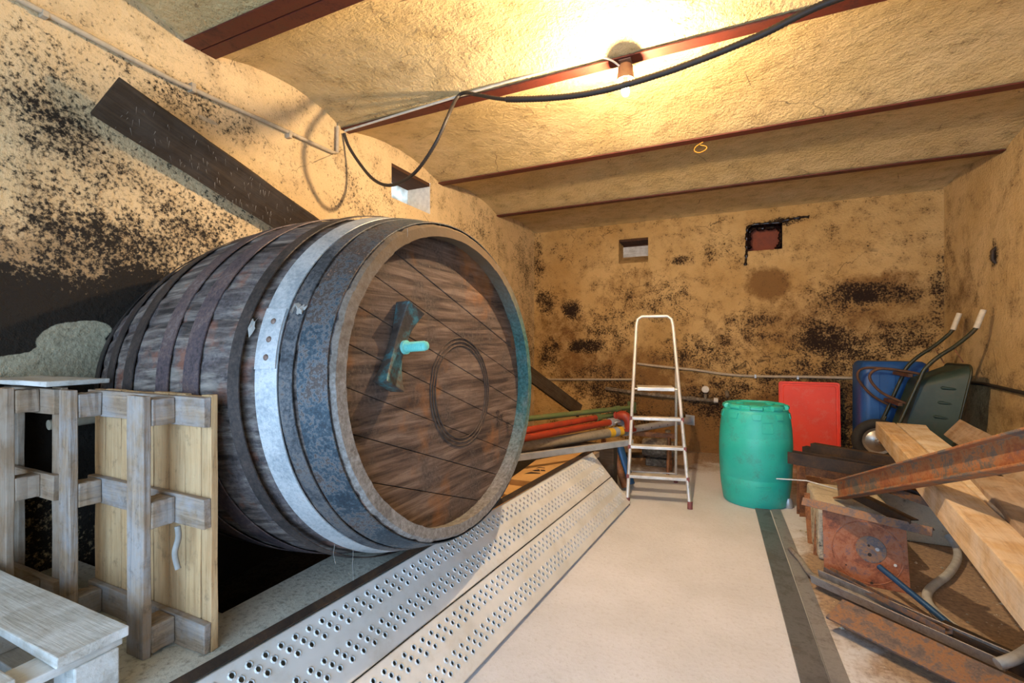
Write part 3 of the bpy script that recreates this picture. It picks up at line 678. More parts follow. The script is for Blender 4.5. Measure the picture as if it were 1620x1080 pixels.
# ================================================================== PERFORATED STEEL DECKS leaning on the ledge
PT0, PT1 = Vector((-1.52, -.55, .43)), Vector((-1.155, 4.235, .43))      # top edge
PB0, PB1 = Vector((-1.15, -.58, .012)), Vector((-.785, 4.205, .012))    # bottom edge on the floor
def deck(f0, f1, label, hole_off):
    a0 = PT0.lerp(PB0, f0); a1 = PT1.lerp(PB1, f0); b0 = PT0.lerp(PB0, f1); b1 = PT1.lerp(PB1, f1)
    x = (a1-a0).normalized(); L = (a1-a0).length; y = (b1-a1); W = y.length; y = (y-x*y.dot(x)).normalized(); nrm = x.cross(y).normalized()
    if nrm.z < 0: nrm = -nrm
    y = nrm.cross(x) if nrm.cross(x).dot(b1-a1) > 0 else -nrm.cross(x)
    M4 = Matrix(((x.x, y.x, nrm.x, a0.x), (x.y, y.y, nrm.y, a0.y), (x.z, y.z, nrm.z, a0.z), (0, 0, 0, 1)))
    W -= .004
    root = empty('perforated_deck', (a0+a1+b0+b1)/4 - Vector((0, 0, .2)), label, 'scaffold deck', 'perforated steel decks leaning on the ledge')
    vs = []; fs = []; cell = W/10.6; pitch = .0545
    def quad(x0, x1, y0, y1):
        b = len(vs); vs.extend([(x0, y0, 0), (x1, y0, 0), (x1, y1, 0), (x0, y1, 0)]); fs.append((b, b+1, b+2, b+3))
    cols = []; yy = 0.95*cell
    quad(0, L, 0, yy)
    for grp in range(2):
        for c in range(3):
            y0 = yy; y1 = yy+cell; off = (c*pitch*.36 + hole_off) % pitch; x0 = off
            if off > 1e-5: quad(0, off, y0, y1)
            m = 8
            while x0+pitch <= L-.02:
                cx, cyy = x0+pitch/2, (y0+y1)/2; b = len(vs)
                corners = [(x0, y0), (x0+pitch, y0), (x0+pitch, y1), (x0, y1)]
                per = []
                for j in range(m):      # outline points of the cell by angle
                    a = 2*math.pi*(j+.5)/m; ca, sa = math.cos(a), math.sin(a)
                    s = min((pitch/2)/abs(ca) if abs(ca) > 1e-6 else 9, ((y1-y0)/2)/abs(sa) if abs(sa) > 1e-6 else 9)
                    per.append((cx+ca*s, cyy+sa*s, 0))
                r1, r2 = .0140, .0098
                ring1 = [(cx+r1*math.cos(2*math.pi*(j+.5)/m), cyy+r1*math.sin(2*math.pi*(j+.5)/m), .0) for j in range(m)]
                ring2 = [(cx+r2*math.cos(2*math.pi*(j+.5)/m), cyy+r2*math.sin(2*math.pi*(j+.5)/m), .0042) for j in range(m)]
                ring3 = [(cx+r2*.93*math.cos(2*math.pi*(j+.5)/m), cyy+r2*.93*math.sin(2*math.pi*(j+.5)/m), -.003) for j in range(m)]
                vs.extend(per+ring1+ring2+ring3)
                for j in range(m):
                    k = (j+1) % m
                    for q in range(3): fs.append((b+q*m+j, b+q*m+k, b+(q+1)*m+k, b+(q+1)*m+j))
                # corner fills
                cv = len(vs); vs.extend([(px, py, 0) for px, py in corners])
                for (px, py), ci in zip(corners, range(4)):
                    near = sorted(range(m), key=lambda j: (per[j][0]-px)**2+(per[j][1]-py)**2)[:2]
                    fs.append((cv+ci, b+near[0], b+near[1]))
                x0 += pitch
            quad(x0, L, y0, y1); yy = y1
        gap = 1.75*cell if grp == 0 else W-yy
        quad(0, L, yy, yy+gap); yy += gap
    me = bpy.data.meshes.new('deck_sheet'); me.from_pydata(vs, [], fs); me.update()
    o = link('deck_sheet', me, root, M4, mat='deck_steel')
    # folded long edges and end plate
    for nm, y0 in (('edge_flange', .0015), ('edge_flange', W-.0015)):
        b = prism(nm, [(-.0015, -.055), (.0015, -.055), (.0015, .0005), (-.0015, .0005)], (0, 0, 0), (1, 0, 0), 'galv', None)
        b.data.transform(Matrix.Diagonal((L, 1, 1, 1))); b.parent = root; b.matrix_basis = WM[root.name].inverted() @ M4 @ Matrix.Translation((0, y0, 0)); b.modifiers.clear()
    b = prism('end_plate', [(-W/2, -.05), (W/2, -.05), (W/2, -.001), (-W/2, -.001)], (0, 0, 0), (1, 0, 0), 'galv', None)
    b.data.transform(Matrix.Diagonal((.003, 1, 1, 1))); b.parent = root; b.matrix_basis = WM[root.name].inverted() @ M4 @ Matrix.Translation((L-.004, W/2, 0)); b.modifiers.clear()
    return root, M4
UD = deck(0.015, .497, 'upper of the two perforated steel decks leaning on the barrel ledge', 0.0)
u0, UM = UD
o = prism('edge_strip', rsec(.030, .022), (0, -.019, .004), (4.78, -.019, .004), 'steel_dark', None)
o.parent = u0; o.matrix_basis = WM[u0.name].inverted() @ UM @ o.matrix_basis; o['label'] = 'brown rusty strip along the top edge'
dk, DM = deck(.500, .982, 'lower perforated steel deck standing on the floor', .02)
# ================================================================== PALLETS
def pallet(x0, x1, yf, z0, z1, label, skids, deckx, mats=('w_pallet', 'w_deck'), dp=.14, group='wooden pallets by the barrel'):
    """pallet standing on edge: skids at the near face, boards at the far face"""
    root = empty('wooden_pallet', ((x0+x1)/2, yf+.1, z0), label, 'pallet', group)
    yb = yf+dp; rows = [z0+.05, (z0+z1)/2+.035, z1-.055]
    for xs, w in skids: board('skid', (xs, yf+.012, z0), (xs, yf+.012, z1), w, .024, mats[0], root, up=(0, -1, 0), bevel=.003)
    for z in rows:
        board('cross_board', (x0, yb-.035, z), (x1, yb-.035, z), .095, .022, mats[0], root, up=(0, -1, 0), bevel=.003)
        for xs, w in skids:
            zz = z+rnd(-.004, .004); board('block', (xs+w*.05, yf+.0245, zz), (xs+w*.05, yb-.0465, zz), w*.95, .085, mats[0], root, up=(0, 0, 1), bevel=.004)
    for xa, w in deckx: board('deck_board', (xa, yb-.012, z0+rnd(0, .006)), (xa, yb-.012, z1-rnd(.0, .008)), w, .022, mats[1], root, up=(0, -1, 0), bevel=.002)
    return root
p1 = pallet(-2.20, -1.505, .845, LZ, 1.243, 'tall pallet standing on edge in front of the barrel, whole with tan boards', [(-2.135, .075), (-1.70, .092)],
       [(-2.165, .07), (-2.075, .10), (-1.965, .11), (-1.865, .085), (-1.775, .085), (-1.685, .085), (-1.60, .08), (-1.53, .05)])
p2 = pallet(-2.70, -2.29, .78, LZ, 1.245, 'dim broken pallet against the wall under a dusty loose board', [(-2.43, .08), (-2.66, .07)], [(-2.325, .07), (-2.67, .06)], ('w_timber_brown', 'w_timber_brown'))
o = board('loose_board', (-2.71, .90, 1.262), (-2.235, .93, 1.262), .20, .018, 'w_white', None); tag(o, 'dusty thin board lying across the top of the dim broken pallet', 'board')
hang = tube('dust_rag', spline([(-1.60, .915, .825), (-1.595, .915, .79), (-1.605, .91, .74), (-1.597, .915, .69)], 6), .009, 'cobweb', p1, 8); hang.name = 'dust_rag'
# pipe seen through the dim pallet
o = tube('wall_pipe', [(-2.66, 1.0, 1.06), (-2.66, 2.2, 1.10)], .022, 'conduit'); tag(o, 'short dusty pipe along the wall behind the dim pallet', 'pipe')
# flat pallet at the very front, whitewashed
root = empty('wooden_pallet', (-2.0, .45, LZ), 'whitewashed pallet lying flat at the front corner', 'pallet', 'wooden pallets by the barrel')
zt = .62
for y, w in ((.665, .155), (.455, .115), (.30, .14), (.13, .12)): board('deck_board', (-2.56, y, zt-.013), (-1.515+rnd(-.01, .005), y, zt-.013), w, .026, 'w_white', root, bevel=.003)
for x in (-1.585, -2.05, -2.5): board('cross_board', (x, .04, zt-.039), (x, .735, zt-.039), .10, .022, 'w_white', root, bevel=.003)
for x in (-1.585, -2.05, -2.5):
    for y in (.675, .385, .10): board('block', (x-.055, y, zt-.1005), (x+.055, y, zt-.1005), .10, .099, 'w_white', root, bevel=.004)
for y in (.675, .385, .10): board('skid', (-2.56, y, LZ+.0245), (-1.525, y, LZ+.0245), .10, .049, 'w_white', root, bevel=.003)
# ================================================================== PLANKS
A = P(166, 151, x=-2.575); B = P(468, 352, x=-2.60); dv = (B-A); 
o = board('plank', A, A+dv*1.32, .215, .032, 'w_dark', None, up=(.80, -.28, -.62), bevel=.004, n=10, jit=.003)
tag(o, 'long dark cobwebbed plank slanting over the barrel along the mouldy wall', 'plank')
pm, pL = frame(A, A+dv*1.32, (.80, -.28, -.62)); cv = []; cf = []
for i in range(90):
    t = rnd(.05, .72)*pL; yy = rnd(-.105, .02) if i % 3 else rnd(.03, .09); l = rnd(.012, .045); a = pm @ Vector((t, -yy if pm[2][1] < 0 else yy, .0175)); b = len(cv); w = rnd(.001, .003)
    a2 = a+Vector((0, w, 0)); e = a+Vector((rnd(0, .006), rnd(-.01, .01), -l)); cv += [a, a2, e]; cf.append((b, b+1, b+2))
cw = mesh('cobweb', cv, cf, 'cobweb', o, Matrix.Identity(4)); cw['kind'] = 'stuff'
A = P(780, 548, d=5.3); B = P(917, 650, d=5.95); o = board('plank', A, B, .17, .035, 'w_dark', None, up=(.25, -.80, .5), bevel=.004)
tag(o, 'dark plank slanting down behind the barrel towards the end wall', 'plank')
# ================================================================== STEEL PROPS, BOXES behind the decks
def prop(name, A, B, r0, m0, r1, m1, split, label, cat='prop', group='steel props stacked behind the decks'):
    A, B = Vector(A), Vector(B); root = empty(name, A.lerp(B, .5), label, cat, group)
    d = (B-A); tube('outer_tube', [A, A+d*split], r0, m0, root, 16); tube('inner_tube', [A+d*split, B], r1, m1, root, 16)
    u = d.normalized(); tube('collar_nut', [A+d*split-u*.02, A+d*split+u*.05], r0*1.28, m1, root, 16)
    s = u.cross(Vector((0, 0, 1))).normalized(); t = s.cross(u)
    m, _ = frame(B-u*.004, B, t); 
    e = boxm('end_plate', (-.004, -.06, -.06), (.004, .06, .06), m1, root, .002, M4=m)
    return root, u, A, d
def pin(root, c, u, r, h=.10):
    s = u.cross(Vector((0, 0, 1))).normalized()
    return tube('pin', spline([c-s*r*1.6+Vector((0, 0, .01)), c-s*r*1.7-u*.05, c-s*.02-u*.10-Vector((0, 0, r)), c+s*r*1.5-u*.06, c+s*r*1.6], 6), .006, 'galv', root, 8)
Z5 = .50
pr1, u1, a1, d1 = prop('steel_prop', P(770, 716, z=.50), P(1092, 664, z=.50), .047, 'steel_grey2', .037, 'galv', .60, 'grey steel prop with yellow label, nearest to the decks')
o = tube('yellow_label', [a1+d1*.505, a1+d1*.575], .0478, 'sticker', pr1, 16)
tube('label_field', [a1+d1*.53, a1+d1*.553], .0484, 'sticker_grey', o, 16)
pin(pr1, a1+d1*.63+Vector((0, 0, .01)), u1, .05)
for k in range(6):
    c = a1+d1*(.68+.05*k); s = u1.cross(Vector((0, 0, 1))).normalized()
    tube('pin_hole', [c+s*.0365-Vector((0, 0, .004)), c+s*.0376-Vector((0, 0, .004))], .007, 'ink', pr1, 8)
pr2, u2, a2, d2 = prop('steel_prop', P(780, 702, z=.60), P(985, 664, z=.60), .033, 'red_paint', .026, 'galv', .88, 'bright red steel prop, the lower of the two red ones')
pin(pr2, a2+d2*.93, u2, .033)
pr3, u3, a3, d3 = prop('steel_prop', P(780, 690, z=.66), P(975, 655, z=.66), .030, 'red_paint', .024, 'green_paint', .80, 'darker red steel prop under the green pole')
pr4, u4, a4, d4 = prop('steel_prop', P(780, 668, z=.725), P(1000, 644, z=.725), .026, 'green_paint', .021, 'green_paint', .86, 'mossy green painted pole on top of the red props')
#pr5, u5, a5, d5 = prop('steel_prop', P(800, 712, z=.40), P(1060, 678, z=.40), .026, 'steel_grey', .024, 'galv', .7, 'dull grey steel prop half hidden between red and labelled props')
o = prism('square_tube', [(-.018, -.026), (.018, -.026), (.018, .026), (-.018, .026)], P(770, 730, z=.51), P(1000, 699, z=.51), 'galv', None, bevel=.003); tag(o, 'light grey square steel tube lying across the cardboard boxes', 'steel tube')
# stack of trestles/timber that carries the props
o = boxm('timber_block', (-1.75, 4.45, 0), (-1.0, 4.62, .44), 'w_dark', None, .01); tag(o, 'dark rough timber block carrying the steel props', 'timber')
tq = empty('trestle', (-.95, 5.36, 0), 'low rusty trestle under the far prop ends behind the ladder', 'trestle')
prism('top_rail', rsec(.05, .05), (-1.40, 5.36, .425), (-.52, 5.36, .425), 'steel_rust', tq)
for x in (-1.32, -.60):
    for y in (5.20, 5.52): tube('leg', [(x, y, 0), (x, 5.36+(y-5.36)*.15, .41)], .016, 'steel_rust', tq, 8)
o = board('timber_offcut', (-1.5, 5.9, .02), (-.75, 6.2, .02), .14, .04, 'w_dark', None); tag(o, 'dark plank end on the floor by the end wall', 'board')
# red pipe fitting
root = empty('pipe_fitting', P(988, 668, d=5.0)-Vector((0, 0, .08)), 'rusty red cast pipe elbow lying at the prop ends', 'pipe fitting')
c = P(990, 668, d=5.0); tube('elbow', spline([c+Vector((-.10, .02, .06)), c+Vector((-.02, .0, .07)), c+Vector((.03, .0, .02)), c+Vector((.035, 0, -.07))], 8), .05, 'red_paint', root, 16)
tube('flange', [c+Vector((.035, 0, -.06)), c+Vector((.035, 0, -.085))], .075, 'red_paint', root, 18); tube('flange', [c+Vector((-.09, .02, .06)), c+Vector((-.112, .022, .058))], .072, 'red_paint', root, 18)
# cardboard boxes
def flatbox(name, q, h, mat, label, cat, group=None, bev=.004):
    q = [Vector(p) for p in q]; c = sum(q, Vector())/4; vs = [p-c for p in q]+[p-c-Vector((0, 0, h)) for p in q]
    o = mesh(name, vs, [(0, 1, 2, 3), (7, 6, 5, 4)]+[(i, (i+1) % 4, 4+(i+1) % 4, 4+i) for i in range(4)], mat, None, Matrix.Translation(c), bevel=bev); return tag(o, label, cat, group)
zc = .405
dx = Vector((-.06, 0, 0)); q = [P(806, 757, z=zc), P(848, 727, z=zc), P(940, 714, z=zc)+dx*1.5, P(862, 764, z=zc)+dx]
bx = flatbox('cardboard_box', q, .16, 'cardboard', 'flat brown cardboard box with black triangle print beside the decks', 'cardboard box', 'cardboard boxes behind the decks')
def tri(name, pts, parent):
    v = [P(*p, z=zc+.0015) for p in pts]; n = len(v); c = v[0]; vs = [p-c for p in v]+[p-c-Vector((0, 0, .001)) for p in v]
    o = mesh(name, vs, [tuple(range(n)), tuple(range(n, 2*n))[::-1]]+[(i, (i+1) % n, n+(i+1) % n, n+i) for i in range(n)], 'ink', parent, Matrix.Translation(c)); return o
for k, pts in enumerate(([(829, 749), (840, 746), (854, 747.5), (855, 748.8)], [(842, 743.5), (853, 742), (854.5, 745), (846, 745)], [(855, 742.5), (862, 743), (863, 745), (856, 744.5)], [(848, 740.5), (853, 738.8), (862, 739.5), (862, 740.3), (853, 739.8)])): tri('printed_mark', pts, bx)
q = [P(770, 776, z=.36), P(806, 757, z=.36), P(850, 768, z=.36), P(836, 788, z=.36)]
flatbox('cardboard_box', q, .13, 'cardboard', 'crumpled brown cardboard box low between barrel rim and decks', 'cardboard box', 'cardboard boxes behind the decks')
q = [P(745, 812, z=.335), P(775, 779, z=.335), P(832, 790, z=.335), P(800, 816, z=.335)]
flatbox('cardboard_box', q, .10, 'cardboard', 'lowest brown cardboard piece, just under the barrel rim', 'cardboard box', 'cardboard boxes behind the decks')
o = board('timber_offcut', P(858, 768, z=.36), P(948, 716, z=.36), .05, .05, 'w_timber_brown', None); tag(o, 'thin brown batten along the top edge of the far deck end', 'batten')
# scrap behind the deck ends
root = empty('pump_motor', (-.72, 5.75, 0), 'dusty grey pump on the floor behind the ladder', 'pump')
RX = Matrix.Rotation(math.radians(90), 4, 'Y')
lathe('pump_body', [(.03, -.2), (.10, -.19), (.115, -.1), (.115, .08), (.09, .10), (.09, .16), (.05, .18)], 'pipe_dirty', root, Matrix.Translation((-.75, 5.75, .20)) @ RX, 24)
boxm('foot', (-.9, 5.66, 0), (-.6, 5.84, .085), 'pipe_dirty', root, .01)
tube('pump_outlet', [(-.66, 5.75, .28), (-.66, 5.75, .42)], .03, 'pipe_dirty', root, 12)
for i, (x, y, l, r, m, lb) in enumerate(((-1.0, 4.75, .38, .05, 'blue_tube', 'short blue steel pipe piece leaning by the deck ends'), (-1.02, 4.63, .34, .035, 'steel_rust', 'short rusty steel pipe piece leaning by the deck ends'))):
    o = tube('pipe_piece', [(x+.1, y-.03, .03), (x-.02, y+.02, l)], r, m, None, 14); tag(o, lb, 'pipe')
# ================================================================== LADDER
LR = Matrix.Translation((-.569, 4.255, 0)) @ Matrix.Rotation(math.radians(12), 4, 'Z')
def lp(x, y, z): return LR @ Vector((x, y, z))
lad = empty('step_ladder', (-.62, 4.6, 0), 'worn aluminium step ladder with tall hoop handrail', 'ladder')
sl = .265
def hw(z): return .262-.058*z/1.0 if z < 1.0 else .204-.036*(z-1.0)/.6
fp = [(-hw(0), 0)]+[(-hw(z), z) for z in (.5, 1.0, 1.5)]
pts = [lp(-hw(z), sl*z, z) for z in (0.012, .3, .6, .9, 1.2, 1.45, 1.60)]+[lp(-hw(1.6)+.012, sl*1.655, 1.655), lp(-hw(1.6)+.05, sl*1.685, 1.685)]
pts += [lp(-p[0], p[1], p[2]) for p in [(-hw(1.6)+.05, sl*1.685, 1.685), (-hw(1.6)+.012, sl*1.655, 1.655)]]+[lp(hw(z), sl*z, z) for z in (1.60, 1.45, 1.2, .9, .6, .3, 0.012)]
tube('front_frame', pts, .0155, 'alu', lad, 12)
for sx in (-1, 1):
    f = lp(sx*hw(0), 0, 0); tube('rubber_foot', [f+Vector((0, 0, 0.0)), f+Vector((0, .008, .06))], .022, 'ladder_red', lad, 12)
    b0 = lp(sx*.235, .80, .012); b1 = lp(sx*.19, sl*1.2+.03, 1.2); tube('rear_leg', [b0, b1], .0125, 'alu', lad, 10)
    tube('rubber_foot', [lp(sx*.235, .80, 0), lp(sx*.234, .785, .05)], .02, 'ladder_red', lad, 10)
tube('rear_brace', [lp(-.226, .765, .10), lp(.226, .765, .10)], .008, 'alu', lad, 8)
for z in (.235, .485, .735):
    y = sl*z; board('tread', lp(-hw(z)-.012, y+.03, z), lp(hw(z)+.012, y+.03, z), .085, .028, 'alu', lad, bevel=.004)
    for sx in (-1, 1): boxm('tread_cap', lp(sx*(hw(z)+.006), y-.006, z-.013)-Vector((.012, .012, .006)), lp(sx*(hw(z)+.006), y-.006, z+.013)+Vector((.012, .012, .006)), 'ladder_red', lad, .003)
board('platform', lp(-.165, sl*1.0+.11, 1.0), lp(.165, sl*1.0+.11, 1.0), .24, .035, 'alu', lad, bevel=.005)
for sx in (-1, 1): tube('platform_pivot', [lp(sx*.155, sl*1.0+.0, 1.0), lp(sx*.21, sl*1.0, 1.0)], .008, 'alu', lad, 8)
# ================================================================== GREEN DRUM
DC = Vector((.205, 4.80, 0)); dr = empty('plastic_drum', DC, 'green plastic drum with scalloped rim on the floor', 'drum')
T = Matrix.Translation(DC)
pf = [(.235, .012), (.250, .0), (.262, .012), (.272, .07), (.286, .17), (.2905, .24), (.2895, .245), (.2915, .25), (.298, .40), (.299, .50), (.2955, .60), (.2945, .603), (.2945, .607), (.290, .68), (.280, .76), (.268, .815), (.262, .83)]
lathe('drum_body', pf, 'green_plastic', dr, T, 72, True, True, 50)
def scallop():
    vs = []; fs = []; n = 144; prof = [(.262, .825), (.262, .842), (.271, .850), (.271, .868), (.258, .880), (.238, .884), (.232, .872), (.226, .866), (.05, .866)]
    for r, z in prof:
        for k in range(n):
            a = 2*math.pi*k/n; q = max(0, math.sin(a*9)); rr = r
            if .845 < z < .883 and r > .24: rr = r-(.026 if math.sin(a*9) > .25 else 0)
            vs.append((rr*math.cos(a), rr*math.sin(a), z))
    for i in range(len(prof)-1):
        for k in range(n):
            a = i*n+k; b = i*n+(k+1) % n; fs.append((a, b, b+n, a+n))
    fs.append(tuple(range((len(prof)-1)*n, len(prof)*n)))
    return vs, fs
v, f = scallop(); lid = mesh('drum_rim', v, f, 'green_plastic', dr, T); smooth_by_angle(lid, 30)
for a in (35, 145, 265): 
    c = DC+Vector((.15*math.cos(math.radians(a)), .15*math.sin(math.radians(a)), .866)); lathe('bung_cap', [(.036, 0), (.036, .010), (.028, .016)], 'green_plastic', lid, Matrix.Translation(c), 20)
# moulded pockets under the rim, moulded frames
def drum_patch(name, a0, a1, z0, z1, lift, parent, taper=.75, mat='green_plastic'):
    n = 8; vs = []; fs = []
    def rad(z):
        for (r0, za), (r1, zb) in zip(pf, pf[1:]):
            if za <= z <= zb and zb > za: return r0+(r1-r0)*(z-za)/(zb-za)
        return pf[-1][0]
    for layer in (lift, -.002):
        for j, z in enumerate((z0, z1)):
            for i in range(n+1):
                k = taper if j == 0 else 1.0; a = math.radians((a0+a1)/2+(a1-a0)*(i/n-.5)*k); r = rad(z)+layer; vs.append((r*math.cos(a), r*math.sin(a), z))
    m = n+1
    for i in range(n):
        fs += [(i, i+1, m+i+1, m+i), (2*m+i, 3*m+i, 3*m+i+1, 2*m+i+1), (i, 2*m+i, 2*m+i+1, i+1), (m+i, m+i+1, 3*m+i+1, 3*m+i)]
    fs += [(0, m, 3*m, 2*m), (n, 2*m+n, 3*m+n, m+n)]
    return mesh(name, vs, fs, mat, parent, T, bevel=.002)
for a in range(9): drum_patch('rim_pocket', a*40+262, a*40+279, .765, .812, .007, dr)
def drum_frame(name, a0, a1, z0, z1, parent):
    def pt(a, z):
        for (r0, za), (r1, zb) in zip(pf, pf[1:]):
            if za <= z <= zb and zb > za: r = r0+(r1-r0)*(z-za)/(zb-za); break
        return DC+Vector(((r+.0005)*math.cos(math.radians(a)), (r+.0005)*math.sin(math.radians(a)), z))
    pts = [pt(a0+(a1-a0)*i/6, z0) for i in range(7)]+[pt(a1, z0+(z1-z0)*i/3) for i in range(1, 4)]+[pt(a1-(a1-a0)*i/6, z1) for i in range(1, 7)]+[pt(a0, z1-(z1-z0)*i/3) for i in range(1, 4)]
    return tube(name, pts, .0022, 'green_plastic', parent, 6)
drum_frame('moulded_panel', 278, 296, .655, .745, dr); drum_frame('moulded_panel', 268, 292, .175, .205, dr)
# ================================================================== RED TRAY, BLUE BOX
root = empty('plastic_tray', (.86, 6.45, 0), 'bright red plastic tray standing on edge against the end wall', 'tray')
TM = Matrix.Translation((.545, 6.44, 0)) @ Matrix.Rotation(math.radians(1.0), 4, 'Z') @ Matrix.Rotation(math.radians(-4), 4, 'X')
def rrect(w, h, r, n=5):
    out = []
    for cx, cz, a0 in ((w-r, h-r, 0), (r, h-r, 90), (r, r, 180), (w-r, r, 270)):
        for i in range(n+1): a = math.radians(a0+90*i/n); out.append((cx+r*math.cos(a), cz+r*math.sin(a)))
    return out
def loft(name, loops, mat, parent, M4, cap=(True, True), bevel=0):
    n = len(loops[0]); vs = [p for l in loops for p in l]; fs = []
    for i in range(len(loops)-1):
        for j in range(n): a = i*n+j; b = i*n+(j+1) % n; fs.append((a, b, b+n, a+n))
    if cap[0]: fs.append(tuple(reversed(range(n))))
    if cap[1]: fs.append(tuple(range((len(loops)-1)*n, len(loops)*n)))
    o = mesh(name, vs, fs, mat, parent, M4); smooth_by_angle(o, 35); return o
W, H = .605, .97
L0 = lambda d, y: [(x, y, z) for x, z in [((px-W/2)*(W-2*d)/W+W/2, (pz-H/2)*(H-2*d)/H+H/2) for px, pz in rrect(W, H, .03)]]
loft('tray_shell', [L0(0, 0.05), L0(0, 0), L0(.014, 0), L0(.016, .012), L0(.035, .012), L0(.04, .004), L0(.30, .004)], 'red_plastic', root, TM)
loft('tray_rim', [L0(-.008, .07), L0(-.008, .03), L0(.004, .03), L0(.004, .07)], 'red_plastic', root, TM, (False, False))
root = empty('plastic_canister', (1.57, 6.35, 0), 'big blue plastic canister standing in the corner behind the wheelbarrow', 'canister')
def rr2(x0, x1, y0, y1, r, z, n=5):
    w, h = x1-x0, y1-y0; return [(x0+a, y0+b, z) for a, b in rrect(w, h, r, n)]
loft('canister_body', [rr2(1.29, 1.83, 6.13, 6.58, .06, 0), rr2(1.27, 1.85, 6.11, 6.60, .08, .05), rr2(1.27, 1.85, 6.11, 6.60, .08, 1.17), rr2(1.285, 1.835, 6.125, 6.585, .09, 1.215), rr2(1.31, 1.81, 6.15, 6.56, .08, 1.235)], 'blue_plastic', root, Matrix.Identity(4))
for x in (1.42, 1.55): boxm('moulded_rib', (x, 6.104, .1), (x+.006, 6.114, 1.13), 'blue_plastic', root, .002)
# ================================================================== WHEELBARROW tipped up on its nose
YN, YF = 5.52, 6.0; YM = (YN+YF)/2
wb = empty('wheelbarrow', (1.6, YM, .3), 'dark green wheelbarrow tipped up on its nose with cream handle grips', 'wheelbarrow')
hp = [P(u, v, y=YN) for u, v in [(1412, 690), (1425, 665), (1440, 632), (1455, 600), (1463, 584), (1482, 566), (1510, 548), (1533, 530), (1543, 520), (1547, 512)]]
gp = [P(u, v, y=YN) for u, v in [(1543, 522), (1547, 512), (1556, 490)]]
for i, y in enumerate((YN, YF)):
    sh = Vector((0, y-YN, 0)); h = tube('handle_tube', [p+sh for p in spline(hp, 5)], .017, 'barrow_pipe', wb, 12)
    g = tube('grip', [gp[0]+sh+(gp[1]-gp[0])*.3, gp[1]+sh, gp[2]+sh], .0225, 'grip', h, 12); g['label'] = 'cream rubber grip'
# tray: base against the handles, mouth towards the wall
def tray_loop(x0, z0, x1, z1, ya, yb, r=.06, n=5):
    L = math.hypot(x1-x0, z1-z0); ux, uz = (x1-x0)/L, (z1-z0)/L
    return [(x0+ux*b, ya+a, z0+uz*b) for a, b in rrect(yb-ya, L, r, n)]
loops = [tray_loop(1.50, .60, 1.625, 1.06, 5.60, 5.92, .05), tray_loop(1.47, .56, 1.625, 1.09, 5.57, 5.95, .09), tray_loop(1.78, .42, 1.925, 1.215, 5.465, 6.055, .09), tray_loop(1.79, .41, 1.94, 1.225, 5.455, 6.065, .09), tray_loop(1.785, .425, 1.93, 1.21, 5.475, 6.045, .085), tray_loop(1.505, .60, 1.63, 1.055, 5.60, 5.92, .05)]
tr = loft('tray', loops, 'barrow_green', wb, Matrix.Identity(4))
rim = [Vector(p) for p in tray_loop(1.785, .41, 1.938, 1.227, 5.452, 6.068, .09)]; tube('tray_rim', rim+[rim[0]], .010, 'barrow_pipe', tr, 8)
for u0, u1, v0, v1 in ((1488, 1515, 613, 616), (1483, 1512, 636, 640), (1476, 1508, 658, 664)):
    a = P(u0, v0, y=5.515); b = P(u1, v1, y=5.495); tube('pressed_rib', [a, a.lerp(b, .1), a.lerp(b, .9), b], .010, 'barrow_green', tr, 8, radii=[.004, .014, .014, .004])
# legs and cross braces in rusty flat bar
lg = [P(u, v, y=YF) for u, v in [(1437, 588), (1400, 583), (1370, 582), (1358, 588), (1358, 600), (1372, 618), (1390, 632), (1418, 645)]]
lg2 = [P(u, v, y=YN+.03) for u, v in [(1457, 592), (1425, 586), (1395, 583), (1380, 588), (1376, 598), (1385, 612), (1402, 625), (1438, 640)]]
for q in (lg, lg2): tube('leg', spline(q, 6), .0125, 'rust_brown', wb, 8)
for u, v, d in ((1447, 594, 0), (1431, 640, 0)):
    a = P(u, v, y=YN); boxm('cross_brace', (a.x-.045, YN+.01, a.z-.016), (a.x-.01, YF-.01, a.z+.016), 'rust_brown', wb, .003)
tube('tray_stay', [P(1480, 552, y=YN+.02), P(1494, 575, y=YN+.02)], .005, 'steel_rust', wb, 8); tube('tray_stay', [P(1508, 549, y=YN), P(1524, 573, y=YN-.02)], .005, 'steel_rust', wb, 8)
# wheel
wc = P(1388, 697, y=YM); WM4 = Matrix.Translation(wc) @ Matrix.Rotation(math.radians(90), 4, 'X') 
def torus(name, R, r, mat, parent, M4, n=48, m=12, sq=1.0):
    vs = []; fs = []
    for i in range(n):
        a = 2*math.pi*i/n
        for j in range(m):
            b = 2*math.pi*j/m; q = R+r*math.cos(b); vs.append((q*math.cos(a), q*math.sin(a), r*sq*math.sin(b)))
    for i in range(n):
        for j in range(m): fs.append((i*m+j, ((i+1) % n)*m+j, ((i+1) % n)*m+(j+1) % m, i*m+(j+1) % m))
    return mesh(name, vs, fs, mat, parent, M4, smooth=True)
ty = torus('tyre', .170, .046, 'rubber', wb, WM4)
lathe('wheel_disc', [(.135, .012), (.128, .026), (.105, .022), (.06, .045), (.035, .05), (.033, .065), (.018, .066), (.016, .09)], 'chrome', ty, WM4, 40, True, True, 30)
lathe('wheel_disc', [(.135, -.012), (.128, -.026), (.105, -.022), (.06, -.045), (.02, -.05)], 'chrome', ty, WM4, 40, True, True, 30)
for y in (YN+.10, YF-.10):
    tube('wheel_fork', [Vector((wc.x, y, wc.z)), Vector((1.44, y+(-.05 if y < YM else .05), .68))], .012, 'barrow_pipe', wb, 10)
tube('axle', [Vector((wc.x, YN+.09, wc.z)), Vector((wc.x, YF-.09, wc.z))], .008, 'steel_rust', wb, 8)
